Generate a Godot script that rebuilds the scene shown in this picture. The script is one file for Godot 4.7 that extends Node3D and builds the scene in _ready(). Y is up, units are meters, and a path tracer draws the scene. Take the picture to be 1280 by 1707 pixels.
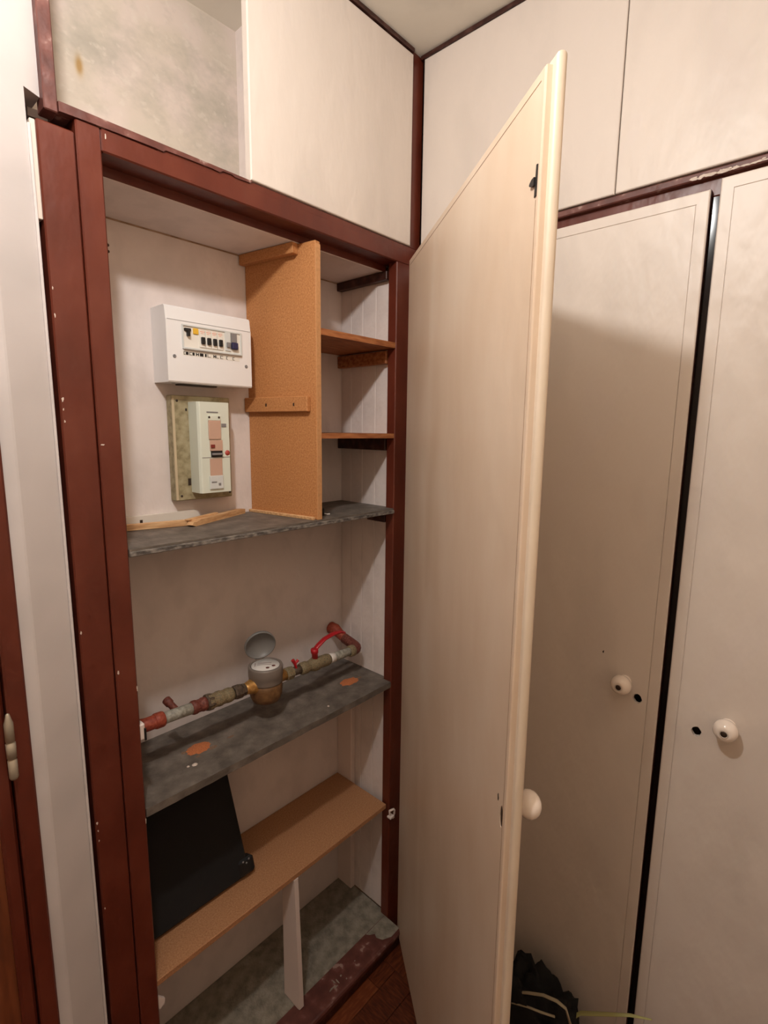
extends Node3D
# A hallway corner: an open meter cupboard, its door swung out, and a fitted wardrobe at right angles.
# x runs along the meter cupboard, y up, z out into the hall; the inner corner of the two fronts is x = 0, z = 0.

const DEPTH := 0.2233          # back wall of the cupboard
const HIGH := 2.505            # ceiling
var M := {}
var names := {}

func _ready():
	# ---- camera
	var cam := Camera3D.new()
	cam.name = "camera"
	cam.fov = 89.2
	cam.near = 0.02
	var right := Vector3(0.67473854, 0.01183887, 0.73796188)
	var up := Vector3(0.10797058, 0.9875311, -0.11456304)
	cam.transform = Transform3D(Basis(right, up, right.cross(up)), Vector3(-1.14427, 1.57461, 0.92899))
	add_child(cam)
	cam.current = true
	# ---- environment: a closed room, so the sky lights nothing
	var env := Environment.new()
	env.background_mode = Environment.BG_COLOR
	env.background_color = Color(0.02, 0.02, 0.02)
	env.tonemap_mode = Environment.TONE_MAPPER_LINEAR
	env.tonemap_exposure = 1.0
	env.sdfgi_enabled = true
	env.ssao_enabled = true
	env.ssil_enabled = true
	var we := WorldEnvironment.new()
	we.name = "environment"
	we.environment = env
	add_child(we)
	# ---- the one lamp: a bulb under the hall ceiling
	var lamp := OmniLight3D.new()
	lamp.name = "bulb_light"
	lamp.position = Vector3(-1.05, 2.32, 0.55)
	lamp.light_color = Color(1.0, 0.99, 0.975)
	lamp.light_energy = 0.64
	lamp.light_size = 0.03
	lamp.omni_range = 8.0
	lamp.omni_attenuation = 2.0
	lamp.shadow_enabled = true
	add_child(lamp)
	materials()
	room()
	meter_cupboard()
	overhead_left()
	wardrobe()
	overhead_right()
	consumer_unit()
	isolator_box()
	water_pipe()
	water_meter()
	loose_things()
	ceiling_lamp()

# ------------------------------------------------------------------ materials
func c8(r, g, b) -> Color:
	return Color(r / 255.0, g / 255.0, b / 255.0)

func noise(freq: float, kind: int, s: int, oct := 4) -> FastNoiseLite:
	var n := FastNoiseLite.new()
	n.noise_type = kind
	n.seed = s
	n.frequency = freq
	n.fractal_octaves = oct
	return n

func ramp_tex(stops: Array, freq: float, s: int, oct := 4, kind := FastNoiseLite.TYPE_SIMPLEX_SMOOTH) -> NoiseTexture2D:
	var g := Gradient.new()
	var offs := PackedFloat32Array()
	var cols := PackedColorArray()
	for st in stops:
		offs.append(st[0])
		cols.append(st[1])
	g.offsets = offs
	g.colors = cols
	var t := NoiseTexture2D.new()
	t.width = 512
	t.height = 512
	t.seamless = true
	t.noise = noise(freq, kind, s, oct)
	t.color_ramp = g
	return t

func bump_tex(freq: float, s: int, strength: float, oct := 4) -> NoiseTexture2D:
	var t := NoiseTexture2D.new()
	t.width = 512
	t.height = 512
	t.seamless = true
	t.as_normal_map = true
	t.bump_strength = strength
	t.noise = noise(freq, FastNoiseLite.TYPE_SIMPLEX_SMOOTH, s, oct)
	return t

func plain(n: String, c: Color, rough := 0.5, metal := 0.0, spec := 0.5) -> StandardMaterial3D:
	var m := StandardMaterial3D.new()
	m.resource_name = n
	m.albedo_color = c
	m.roughness = rough
	m.metallic = metal
	m.metallic_specular = spec
	M[n] = m
	return m

func grained(n: String, stops: Array, freq: float, s: int, scale: Vector3, rough := 0.5, bump := 0.0, bfreq := 0.05, oct := 4) -> StandardMaterial3D:
	var m := plain(n, Color.WHITE, rough)
	m.albedo_texture = ramp_tex(stops, freq, s, oct)
	m.uv1_triplanar = true
	m.uv1_world_triplanar = true
	m.uv1_scale = scale
	if bump > 0.0:
		m.normal_enabled = true
		m.normal_texture = bump_tex(bfreq, s + 50, bump)
		m.normal_scale = 0.5
	return m

func tones(c: Color, d: float) -> Array:
	return [[0.2, c.darkened(d)], [0.5, c], [0.8, c.lightened(d * 0.6)]]

func materials():
	grained("pink cream paint", tones(c8(219, 207, 197), 0.03), 0.006, 11, Vector3(1.2, 0.5, 1.2), 0.42, 1.2, 0.03)
	grained("yellow cream paint", [[0.15, c8(211, 186, 161)], [0.5, c8(218, 195, 172)], [0.85, c8(223, 203, 182)]], 0.006, 12, Vector3(2.2, 0.5, 2.2), 0.38, 1.0, 0.03)
	grained("cream edge paint", tones(c8(224, 206, 184), 0.06), 0.01, 13, Vector3(2, 0.7, 2), 0.4)
	grained("joint brown", tones(c8(164, 132, 104), 0.2), 0.02, 14, Vector3(2, 2, 2), 0.8)  # mottled brown for the door joint line and the back batten
	grained("maroon paint", [[0.1, c8(85, 34, 21)], [0.5, c8(94, 39, 25)], [0.9, c8(101, 46, 31)]], 0.012, 15, Vector3(1.6, 0.8, 1.6), 0.36, 1.6, 0.02)
	grained("worn maroon paint", [[0.1, c8(80, 42, 36)], [0.6, c8(98, 54, 46)], [0.78, c8(112, 70, 62)], [0.84, c8(150, 122, 112)]], 0.02, 16, Vector3(2, 2, 2), 0.5, 2.0, 0.03)
	grained("dark wood", tones(c8(58, 24, 16), 0.2), 0.02, 17, Vector3(3, 3, 3), 0.45)
	plain("black gloss", c8(24, 16, 15), 0.14, 0.0, 0.3)
	grained("white plaster", tones(c8(222, 209, 203), 0.04), 0.012, 18, Vector3(1.4, 1.4, 1.4), 0.85, 0.8, 0.06)
	grained("wall plaster", tones(c8(203, 194, 191), 0.03), 0.01, 19, Vector3(1.2, 1.2, 1.2), 0.8, 0.5, 0.02, 2)
	grained("hall wall", tones(c8(240, 217, 192), 0.03), 0.01, 42, Vector3(1, 1, 1), 0.8)
	grained("ceiling paint", tones(c8(226, 220, 208), 0.03), 0.01, 20, Vector3(1, 1, 1), 0.9, 0.5, 0.03)
	grained("cupboard lining", tones(c8(222, 210, 205), 0.04), 0.01, 21, Vector3(1.5, 1.0, 1.5), 0.7, 1.5, 0.04)
	grained("chipboard", [[0.1, c8(160, 104, 58)], [0.4, c8(180, 121, 71)], [0.6, c8(187, 128, 77)], [0.9, c8(198, 142, 92)]], 0.09, 22, Vector3(4, 4, 4), 0.7, 2.0, 0.12, 5)
	grained("chipboard edge", tones(c8(202, 148, 98), 0.06), 0.05, 45, Vector3(4, 4, 4), 0.7)
	grained("raw chipboard", [[0.1, c8(152, 106, 70)], [0.4, c8(168, 119, 81)], [0.6, c8(174, 125, 87)], [0.9, c8(184, 138, 100)]], 0.1, 23, Vector3(4, 4, 4), 0.8, 2.0, 0.14, 5)
	grained("pine wood", [[0.2, c8(178, 130, 86)], [0.5, c8(206, 162, 116)], [0.8, c8(222, 184, 140)]], 0.02, 24, Vector3(1, 9, 9), 0.6, 1.5, 0.03)
	grained("brown shelf wood", [[0.2, c8(134, 76, 40)], [0.5, c8(160, 98, 56)], [0.8, c8(176, 114, 70)]], 0.02, 25, Vector3(1.2, 8, 6), 0.55, 1.5, 0.03)
	grained("slate", [[0.1, c8(82, 74, 67)], [0.4, c8(97, 88, 80)], [0.6, c8(104, 95, 87)], [0.9, c8(120, 110, 101)]], 0.012, 26, Vector3(3.0, 3.0, 3.0), 0.6, 3.0, 0.05, 5)
	grained("slate edge", [[0.2, c8(70, 64, 60)], [0.5, c8(104, 98, 92)], [0.8, c8(140, 132, 124)]], 0.02, 27, Vector3(4, 8, 4), 0.7, 4.0, 0.08, 5)
	grained("concrete", [[0.15, c8(112, 104, 92)], [0.45, c8(130, 122, 108)], [0.8, c8(146, 138, 124)]], 0.02, 28, Vector3(2.5, 2.5, 2.5), 0.9, 4.0, 0.08, 5)
	grained("parquet", [[0.15, c8(66, 28, 14)], [0.5, c8(92, 42, 21)], [0.85, c8(112, 58, 30)]], 0.015, 29, Vector3(3, 3, 14), 0.4, 1.0, 0.04)
	grained("parquet cross", [[0.15, c8(60, 25, 13)], [0.5, c8(84, 37, 18)], [0.85, c8(104, 53, 28)]], 0.015, 30, Vector3(14, 3, 3), 0.4, 1.0, 0.04)
	grained("parquet pale", [[0.15, c8(104, 46, 22)], [0.5, c8(108, 53, 27)], [0.85, c8(126, 68, 38)]], 0.015, 31, Vector3(3, 3, 14), 0.4, 1.0, 0.04)
	grained("brown door", [[0.2, c8(92, 46, 24)], [0.5, c8(110, 56, 29)], [0.8, c8(122, 66, 37)]], 0.012, 32, Vector3(7, 0.8, 7), 0.45)
	plain("unit white", c8(232, 229, 228), 0.32)
	plain("unit seam", c8(150, 146, 142), 0.6)
	plain("pale grey plastic", c8(206, 208, 206), 0.35)
	plain("black plastic", c8(20, 19, 20), 0.4)
	plain("navy plastic", c8(44, 42, 78), 0.4)
	plain("grey plastic", c8(128, 124, 124), 0.45)
	plain("yellow sticker", c8(226, 178, 52), 0.5)
	plain("pink print", c8(224, 160, 140), 0.6)
	plain("label paper", c8(228, 222, 212), 0.7)
	plain("red plastic", c8(184, 78, 68), 0.5)
	plain("dark red plastic", c8(128, 42, 34), 0.45)
	grained("olive board", [[0.2, c8(132, 120, 90)], [0.5, c8(156, 144, 112)], [0.8, c8(168, 156, 126)]], 0.02, 33, Vector3(4, 4, 4), 0.6)
	plain("aged white plastic", c8(214, 218, 204), 0.4)
	plain("pale rim", c8(196, 178, 148), 0.5)
	plain("beige module", c8(196, 160, 140), 0.5)
	var clear := plain("clear window", Color(0.86, 0.88, 0.88, 0.25), 0.08)
	clear.transparency = BaseMaterial3D.TRANSPARENCY_ALPHA
	grained("galvanised pipe", [[0.2, c8(118, 114, 104)], [0.5, c8(150, 147, 136)], [0.8, c8(176, 172, 160)]], 0.03, 34, Vector3(6, 6, 6), 0.5, 2.0, 0.08)
	grained("corroded fitting", [[0.2, c8(84, 74, 56)], [0.45, c8(120, 110, 84)], [0.65, c8(146, 130, 98)], [0.85, c8(120, 76, 52)]], 0.05, 35, Vector3(8, 8, 8), 0.65, 4.0, 0.1)
	grained("dark fitting", [[0.2, c8(54, 42, 34)], [0.5, c8(78, 64, 50)], [0.8, c8(98, 80, 62)]], 0.05, 36, Vector3(8, 8, 8), 0.6, 4.0, 0.1)
	grained("red oxide paint", [[0.2, c8(124, 46, 30)], [0.5, c8(150, 62, 42)], [0.8, c8(168, 86, 62)]], 0.03, 37, Vector3(7, 7, 7), 0.55, 2.5, 0.08)
	grained("dark red oxide", [[0.2, c8(84, 36, 28)], [0.5, c8(108, 50, 40)], [0.8, c8(130, 80, 66)]], 0.04, 38, Vector3(7, 7, 7), 0.6, 2.5, 0.08)
	var br := grained("brass", [[0.2, c8(150, 104, 52)], [0.5, c8(186, 138, 76)], [0.8, c8(206, 160, 96)]], 0.03, 39, Vector3(6, 6, 6), 0.38, 1.5, 0.06)
	br.metallic = 0.55
	grained("dark brass", [[0.2, c8(92, 62, 36)], [0.5, c8(112, 78, 46)], [0.8, c8(128, 94, 58)]], 0.03, 43, Vector3(4, 4, 4), 0.5, 1.5, 0.06)
	plain("meter grey", c8(122, 111, 103), 0.45)
	plain("lid grey", c8(122, 120, 118), 0.4)
	plain("dial white", c8(226, 220, 214), 0.3)
	plain("lever red", c8(172, 24, 34), 0.35)
	plain("porcelain", c8(240, 226, 214), 0.12)
	plain("knob ring", c8(196, 182, 170), 0.35)
	plain("screw and hole shade", c8(58, 44, 36), 0.4, 0.3)  # also used where the shade of holes and slots is painted
	plain("dull steel", c8(176, 166, 148), 0.35, 0.5)
	grained("black fabric", [[0.2, c8(10, 9, 10)], [0.8, c8(18, 16, 17)]], 0.1, 40, Vector3(8, 8, 8), 0.85, 3.0, 0.2)
	plain("black vinyl", c8(9, 8, 10), 0.6)
	plain("strap pale", c8(176, 166, 140), 0.7)
	plain("tape green", c8(186, 182, 120), 0.5)
	plain("white offcut", c8(222, 206, 198), 0.6)
	plain("trunking white", c8(226, 216, 204), 0.5)
	grained("rust powder", [[0.2, c8(150, 92, 62)], [0.5, c8(188, 108, 62)], [0.9, c8(196, 122, 78)]], 0.06, 41, Vector3(9, 9, 9), 0.95)
	grained("rust dust", tones(c8(124, 98, 80), 0.15), 0.06, 44, Vector3(9, 9, 9), 0.95)
	plain("bare white", c8(206, 190, 178), 0.7)
	M["stained plaster"] = stained_plaster()

func stained_plaster() -> StandardMaterial3D:
	# bare plaster with grey mould, a rusty drip and rubbed pale patches; u, v run over the panel
	var w := 512
	var h := 512
	var im := Image.create(w, h, false, Image.FORMAT_RGB8)
	var a := noise(0.012, FastNoiseLite.TYPE_SIMPLEX_SMOOTH, 71, 5)
	var b := noise(0.05, FastNoiseLite.TYPE_SIMPLEX_SMOOTH, 72, 5)
	var d := noise(0.006, FastNoiseLite.TYPE_SIMPLEX_SMOOTH, 73, 3)
	for y in h:
		for x in w:
			var u := float(x) / w
			var v := float(y) / h
			var base := Color(0.76, 0.71, 0.655)
			base = base.lerp(Color(0.79, 0.73, 0.69), clampf(d.get_noise_2d(x, y) * 2.0 + 0.3, 0, 1))
			var spot := exp(-pow((u - 0.30) / 0.13, 2) - pow((v - 0.42) / 0.17, 2)) + 0.7 * exp(-pow((u - 0.72) / 0.3, 2) - pow((v - 0.42) / 0.22, 2)) + 0.5 * exp(-pow((u - 0.9) / 0.2, 2) - pow((v - 0.7) / 0.3, 2))
			var mould := clampf((a.get_noise_2d(x, y) * 0.55 + b.get_noise_2d(x, y) * 0.3 + spot * 0.8 - 0.12) * 0.95, 0, 1)
			base = base.lerp(Color(0.60, 0.575, 0.53), mould * 0.6)
			var rub := clampf((b.get_noise_2d(x * 0.6 + 300, y * 0.6) - 0.28) * 4.0, 0, 1)
			base = base.lerp(Color(0.80, 0.76, 0.71), rub * 0.5)
			var drip := exp(-pow((u - 0.262) / 0.011, 2) - pow((v - 0.545) / 0.035, 2))
			base = base.lerp(Color(0.62, 0.48, 0.28), clampf(drip * 1.1, 0, 0.85))
			im.set_pixel(x, y, base)
	var m := StandardMaterial3D.new()
	m.resource_name = "stained plaster"
	m.albedo_texture = ImageTexture.create_from_image(im)
	m.roughness = 0.9
	return m

# ------------------------------------------------------------------ shapes
func begin() -> SurfaceTool:
	var st := SurfaceTool.new()
	st.begin(Mesh.PRIMITIVE_TRIANGLES)
	st.set_smooth_group(-1)
	return st

func tri(st: SurfaceTool, a: Vector3, b: Vector3, c: Vector3, out: Vector3):
	if (b - a).cross(c - a).dot(out) > 0.0:
		var t := b
		b = c
		c = t
	st.add_vertex(a)
	st.add_vertex(b)
	st.add_vertex(c)

func quad(st: SurfaceTool, a: Vector3, b: Vector3, c: Vector3, d: Vector3, out: Vector3):
	tri(st, a, b, c, out)
	tri(st, a, c, d, out)

func add_box(st: SurfaceTool, lo: Vector3, hi: Vector3, bevel := 0.001, t := Transform3D()):
	# a box from corner lo to corner hi with chamfered edges
	var mid := (lo + hi) * 0.5
	var e := (hi - lo).abs() * 0.5
	var bv: float = min(bevel, min(e.x, min(e.y, e.z)) * 0.45)
	for ax in 3:
		var b: int = (ax + 1) % 3
		var c: int = (ax + 2) % 3
		for s in [-1.0, 1.0]:
			var p := []
			for k in [[-1, -1], [1, -1], [1, 1], [-1, 1]]:
				var v := Vector3()
				v[ax] = s * e[ax]
				v[b] = k[0] * (e[b] - bv)
				v[c] = k[1] * (e[c] - bv)
				p.append(t * (mid + v))
			var o := Vector3()
			o[ax] = s
			quad(st, p[0], p[1], p[2], p[3], t.basis * o)
		for s1 in [-1.0, 1.0]:
			for s2 in [-1.0, 1.0]:
				var q := []
				for k in [[0, -1], [0, 1], [1, 1], [1, -1]]:
					var v := Vector3()
					v[ax] = k[1] * (e[ax] - bv)
					v[b] = s1 * (e[b] - (bv if k[0] == 1 else 0.0))
					v[c] = s2 * (e[c] - (bv if k[0] == 0 else 0.0))
					q.append(t * (mid + v))
				var o := Vector3()
				o[b] = s1
				o[c] = s2
				quad(st, q[0], q[1], q[2], q[3], t.basis * o)
	for sx in [-1.0, 1.0]:
		for sy in [-1.0, 1.0]:
			for sz in [-1.0, 1.0]:
				var s := Vector3(sx, sy, sz)
				var f := e - Vector3.ONE * bv
				tri(st, t * (mid + s * Vector3(e.x, f.y, f.z)), t * (mid + s * Vector3(f.x, e.y, f.z)), t * (mid + s * Vector3(f.x, f.y, e.z)), t.basis * s)

func box(lo: Vector3, hi: Vector3, bevel := 0.001, t := Transform3D()) -> SurfaceTool:
	var st := begin()
	add_box(st, lo, hi, bevel, t)
	return st

func done(st: SurfaceTool) -> ArrayMesh:
	st.generate_normals()
	return st.commit()

func add_lathe(st: SurfaceTool, prof: Array, t: Transform3D, seg := 28, smooth := true):
	# prof: [radius, height] pairs turned round the y axis of t
	st.set_smooth_group(1 if smooth else -1)
	for i in prof.size() - 1:
		var r0: float = prof[i][0]
		var y0: float = prof[i][1]
		var r1: float = prof[i + 1][0]
		var y1: float = prof[i + 1][1]
		for k in seg:
			var a0 := TAU * k / seg
			var a1 := TAU * (k + 1) / seg
			var am := (a0 + a1) * 0.5
			var o := Vector3(cos(am) * (y1 - y0), r0 - r1, sin(am) * (y1 - y0))
			var p := [Vector3(cos(a0) * r0, y0, sin(a0) * r0), Vector3(cos(a1) * r0, y0, sin(a1) * r0), Vector3(cos(a1) * r1, y1, sin(a1) * r1), Vector3(cos(a0) * r1, y1, sin(a0) * r1)]
			if r0 > 0.00001:
				tri(st, t * p[0], t * p[1], t * p[2 if r1 > 0.00001 else 3], t.basis * o)
			if r1 > 0.00001:
				tri(st, t * p[0], t * p[2], t * p[3], t.basis * o)
	st.set_smooth_group(-1)

func lathe(prof: Array, t: Transform3D, seg := 28, smooth := true) -> SurfaceTool:
	var st := begin()
	add_lathe(st, prof, t, seg, smooth)
	return st

func along(dir: Vector3, at: Vector3) -> Transform3D:
	# y axis of the result points along dir
	var y := dir.normalized()
	var x := Vector3(0, 0, 1).cross(y) if absf(y.z) < 0.9 else Vector3(1, 0, 0).cross(y)
	x = x.normalized()
	return Transform3D(Basis(x, y, x.cross(y)), at)

func add_sweep(st: SurfaceTool, path: Array, radii: Array, seg := 14, flat := 1.0, side := Vector3.ZERO):
	# a round (or flattened) tube through the points of path
	st.set_smooth_group(1)
	var rings := []
	var n := path.size()
	var ref := side if side != Vector3.ZERO else Vector3(0.13, 0.97, 0.21)
	for i in n:
		var d: Vector3 = (path[min(i + 1, n - 1)] - path[max(i - 1, 0)]).normalized()
		var u := (ref - d * ref.dot(d)).normalized()
		var v := d.cross(u)
		var r: float = radii[min(i, radii.size() - 1)]
		var ring := []
		for k in seg:
			var a := TAU * k / seg
			ring.append(path[i] + u * cos(a) * r * flat + v * sin(a) * r)
		rings.append(ring)
	for i in n - 1:
		for k in seg:
			var k2 := (k + 1) % seg
			var mid: Vector3 = (rings[i][k] + rings[i][k2] + rings[i + 1][k] + rings[i + 1][k2]) / 4.0
			var cen: Vector3 = (path[i] + path[i + 1]) / 2.0
			quad(st, rings[i][k], rings[i][k2], rings[i + 1][k2], rings[i + 1][k], mid - cen)
	st.set_smooth_group(-1)
	for e in [0, n - 1]:
		var o: Vector3 = path[0] - path[1] if e == 0 else path[n - 1] - path[n - 2]
		for k in seg:
			tri(st, path[e], rings[e][k], rings[e][(k + 1) % seg], o)

func sweep(path: Array, radii: Array, seg := 14, flat := 1.0, side := Vector3.ZERO) -> SurfaceTool:
	var st := begin()
	add_sweep(st, path, radii, seg, flat, side)
	return st

func bend(a: Vector3, corner: Vector3, b: Vector3, r: float, n := 8) -> Array:
	# points of a rounded corner between a and b
	var p := []
	var s := corner + (a - corner).normalized() * r
	var e := corner + (b - corner).normalized() * r
	for i in n + 1:
		var t := float(i) / n
		p.append(s.lerp(corner, t).lerp(corner.lerp(e, t), t))
	return p

func add_prism(st: SurfaceTool, poly: Array, t: Transform3D, depth: float):
	# a polygon in the xy plane of t, from z = 0 to z = depth
	var flat := PackedVector2Array(poly)
	var idx := Geometry2D.triangulate_polygon(flat)
	for i in range(0, idx.size(), 3):
		for z in [0.0, depth]:
			var o := Vector3(0, 0, (-1.0 if z == 0.0 else 1.0) * signf(depth))
			var p := []
			for j in 3:
				var q := flat[idx[i + j]]
				p.append(t * Vector3(q.x, q.y, z))
			tri(st, p[0], p[1], p[2], t.basis * o)
	var ccw := -1.0 if Geometry2D.is_polygon_clockwise(flat) else 1.0
	for i in flat.size():
		var a := flat[i]
		var b := flat[(i + 1) % flat.size()]
		var o := Vector3(b.y - a.y, a.x - b.x, 0) * ccw
		quad(st, t * Vector3(a.x, a.y, 0), t * Vector3(b.x, b.y, 0), t * Vector3(b.x, b.y, depth), t * Vector3(a.x, a.y, depth), t.basis * o)

func prism(poly: Array, t: Transform3D, depth: float) -> SurfaceTool:
	var st := begin()
	add_prism(st, poly, t, depth)
	return st

func blob(cx: float, cy: float, rx: float, ry: float, s: int, rough := 0.25, n := 18) -> Array:
	# an irregular closed outline
	var rng := RandomNumberGenerator.new()
	rng.seed = s
	var p := []
	for i in n:
		var a := TAU * i / n
		var k := 1.0 + rng.randf_range(-rough, rough)
		p.append(Vector2(cx + cos(a) * rx * k, cy + sin(a) * ry * k))
	return p

func add_slab(st: SurfaceTool, w: float, h: float, thick: float, inset: float, t: Transform3D, holes := [], hole_deep := 0.012, bevel := 0.0025):
	# a door leaf: front face at z = 0 of t from (0, 0) to (w, h), a fine sunk line inset from its edge, real holes through the face
	var gw := 0.0009
	var gd := 0.0018
	var o := Vector3(0, 0, 1)
	var rect := func(m: float, z: float): return [Vector3(m, m, z), Vector3(w - m, m, z), Vector3(w - m, h - m, z), Vector3(m, h - m, z)]
	var loops := [rect.call(0.0, -thick), rect.call(0.0, -bevel), rect.call(bevel * 0.35, -bevel * 0.35), rect.call(bevel, 0.0)]
	if inset > 0.0:
		loops.append_array([rect.call(inset - gw, 0.0), rect.call(inset - gw * 0.4, -gd), rect.call(inset + gw * 0.4, -gd), rect.call(inset + gw, 0.0)])
	for i in loops.size() - 1:
		for k in 4:
			var k2 := (k + 1) % 4
			var side: Vector3 = [Vector3(0, -1, 0), Vector3(1, 0, 0), Vector3(0, 1, 0), Vector3(-1, 0, 0)][k]
			var dz: float = loops[i + 1][k].z - loops[i][k].z
			var din := absf(loops[i + 1][k].x - loops[i][k].x)
			quad(st, t * loops[i][k], t * loops[i][k2], t * loops[i + 1][k2], t * loops[i + 1][k], t.basis * (side * dz + o * din))
	# the middle of the face, cut round the holes
	var m: float = inset + gw if inset > 0.0 else bevel
	var ys := [m, h - m]
	for hole in holes:
		var lo: Vector2 = hole[0]
		var hi: Vector2 = hole[0]
		for q in hole:
			lo = lo.min(q)
			hi = hi.max(q)
		var pad := 0.004
		lo -= Vector2(pad, pad)
		hi += Vector2(pad, pad)
		ys.append(lo.y)
		ys.append(hi.y)
	ys.sort()
	for i in ys.size() - 1:
		var y0: float = ys[i]
		var y1: float = ys[i + 1]
		var cut = null
		for hole in holes:
			var c := Vector2()
			for q in hole:
				c += q / hole.size()
			if c.y > y0 and c.y < y1:
				cut = hole
		if cut == null:
			quad(st, t * Vector3(m, y0, 0), t * Vector3(w - m, y0, 0), t * Vector3(w - m, y1, 0), t * Vector3(m, y1, 0), t.basis * o)
			continue
		var x0 := INF
		var x1 := -INF
		for q in cut:
			x0 = min(x0, q.x)
			x1 = max(x1, q.x)
		x0 -= 0.004
		x1 += 0.004
		quad(st, t * Vector3(m, y0, 0), t * Vector3(x0, y0, 0), t * Vector3(x0, y1, 0), t * Vector3(m, y1, 0), t.basis * o)
		quad(st, t * Vector3(x1, y0, 0), t * Vector3(w - m, y0, 0), t * Vector3(w - m, y1, 0), t * Vector3(x1, y1, 0), t.basis * o)
		# ring between the small rectangle and the hole
		var cen := Vector2((x0 + x1) / 2, (y0 + y1) / 2)
		var ring := []
		var outer := []
		for q in cut:
			var dd: Vector2 = q - cen
			var s: float = min(((x1 - x0) / 2) / max(absf(dd.x), 1e-6), ((y1 - y0) / 2) / max(absf(dd.y), 1e-6))
			ring.append(q)
			outer.append(cen + dd * s)
		var n := ring.size()
		for k in n:
			var k2 := (k + 1) % n
			var a: Vector2 = outer[k]
			var b: Vector2 = outer[k2]
			quad(st, t * Vector3(ring[k].x, ring[k].y, 0), t * Vector3(ring[k2].x, ring[k2].y, 0), t * Vector3(b.x, b.y, 0), t * Vector3(a.x, a.y, 0), t.basis * o)
			# a corner of the rectangle between two outer points
			for cx in [x0, x1]:
				for cy in [y0, y1]:
					var on_x := absf(a.x - cx) < 1e-6 and absf(b.y - cy) < 1e-6
					var on_y := absf(a.y - cy) < 1e-6 and absf(b.x - cx) < 1e-6
					if on_x or on_y:
						tri(st, t * Vector3(a.x, a.y, 0), t * Vector3(b.x, b.y, 0), t * Vector3(cx, cy, 0), t.basis * o)
			var inw: Vector2 = cen - (ring[k] + ring[k2]) / 2
			quad(st, t * Vector3(ring[k].x, ring[k].y, 0), t * Vector3(ring[k2].x, ring[k2].y, 0), t * Vector3(ring[k2].x, ring[k2].y, -hole_deep), t * Vector3(ring[k].x, ring[k].y, -hole_deep), t.basis * Vector3(inw.x, inw.y, 0))
	# back, left open where a hole runs right through
	if holes.is_empty():
		quad(st, t * Vector3(0, 0, -thick), t * Vector3(w, 0, -thick), t * Vector3(w, h, -thick), t * Vector3(0, h, -thick), t.basis * -o)

# ------------------------------------------------------------------ nodes
func thing(called: String, label: String, category: String, at: Vector3, group := "") -> Node3D:
	var o := Node3D.new()
	o.name = numbered(called)
	o.position = at
	add_child(o)
	o.set_meta("label", label)
	o.set_meta("category", category)
	if group != "":
		o.set_meta("group", group)
	return o

func numbered(called: String) -> String:
	if not names.has(called):
		names[called] = 0
		return called
	names[called] += 1
	return "%s_%03d" % [called, names[called]]

func origin_of(n: Node) -> Vector3:
	var p := Vector3()
	while n != self:
		p += n.position
		n = n.get_parent()
	return p

func part(parent: Node3D, called: String, st, mat: String, label := "") -> MeshInstance3D:
	# st is drawn in room coordinates; the node keeps its parent's origin
	var o := MeshInstance3D.new()
	var base := "%s/%s" % [parent.get_instance_id(), called]
	var k: int = names.get(base, -1) + 1
	names[base] = k
	o.name = called if k == 0 else "%s_%03d" % [called, k]
	o.mesh = done(st) if st is SurfaceTool else st
	o.material_override = M[mat]
	parent.add_child(o, true)
	if not o.has_meta("turned"):
		var turned := parent.has_meta("turned")
		if turned:
			o.set_meta("turned", true)
		else:
			o.position = -origin_of(parent)
	if label != "":
		o.set_meta("label", label)
	return o

func struct(called: String, st, mat: String) -> MeshInstance3D:
	var o := MeshInstance3D.new()
	o.name = called
	o.mesh = done(st) if st is SurfaceTool else st
	o.material_override = M[mat]
	o.set_meta("kind", "structure")
	add_child(o, true)
	return o

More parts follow.
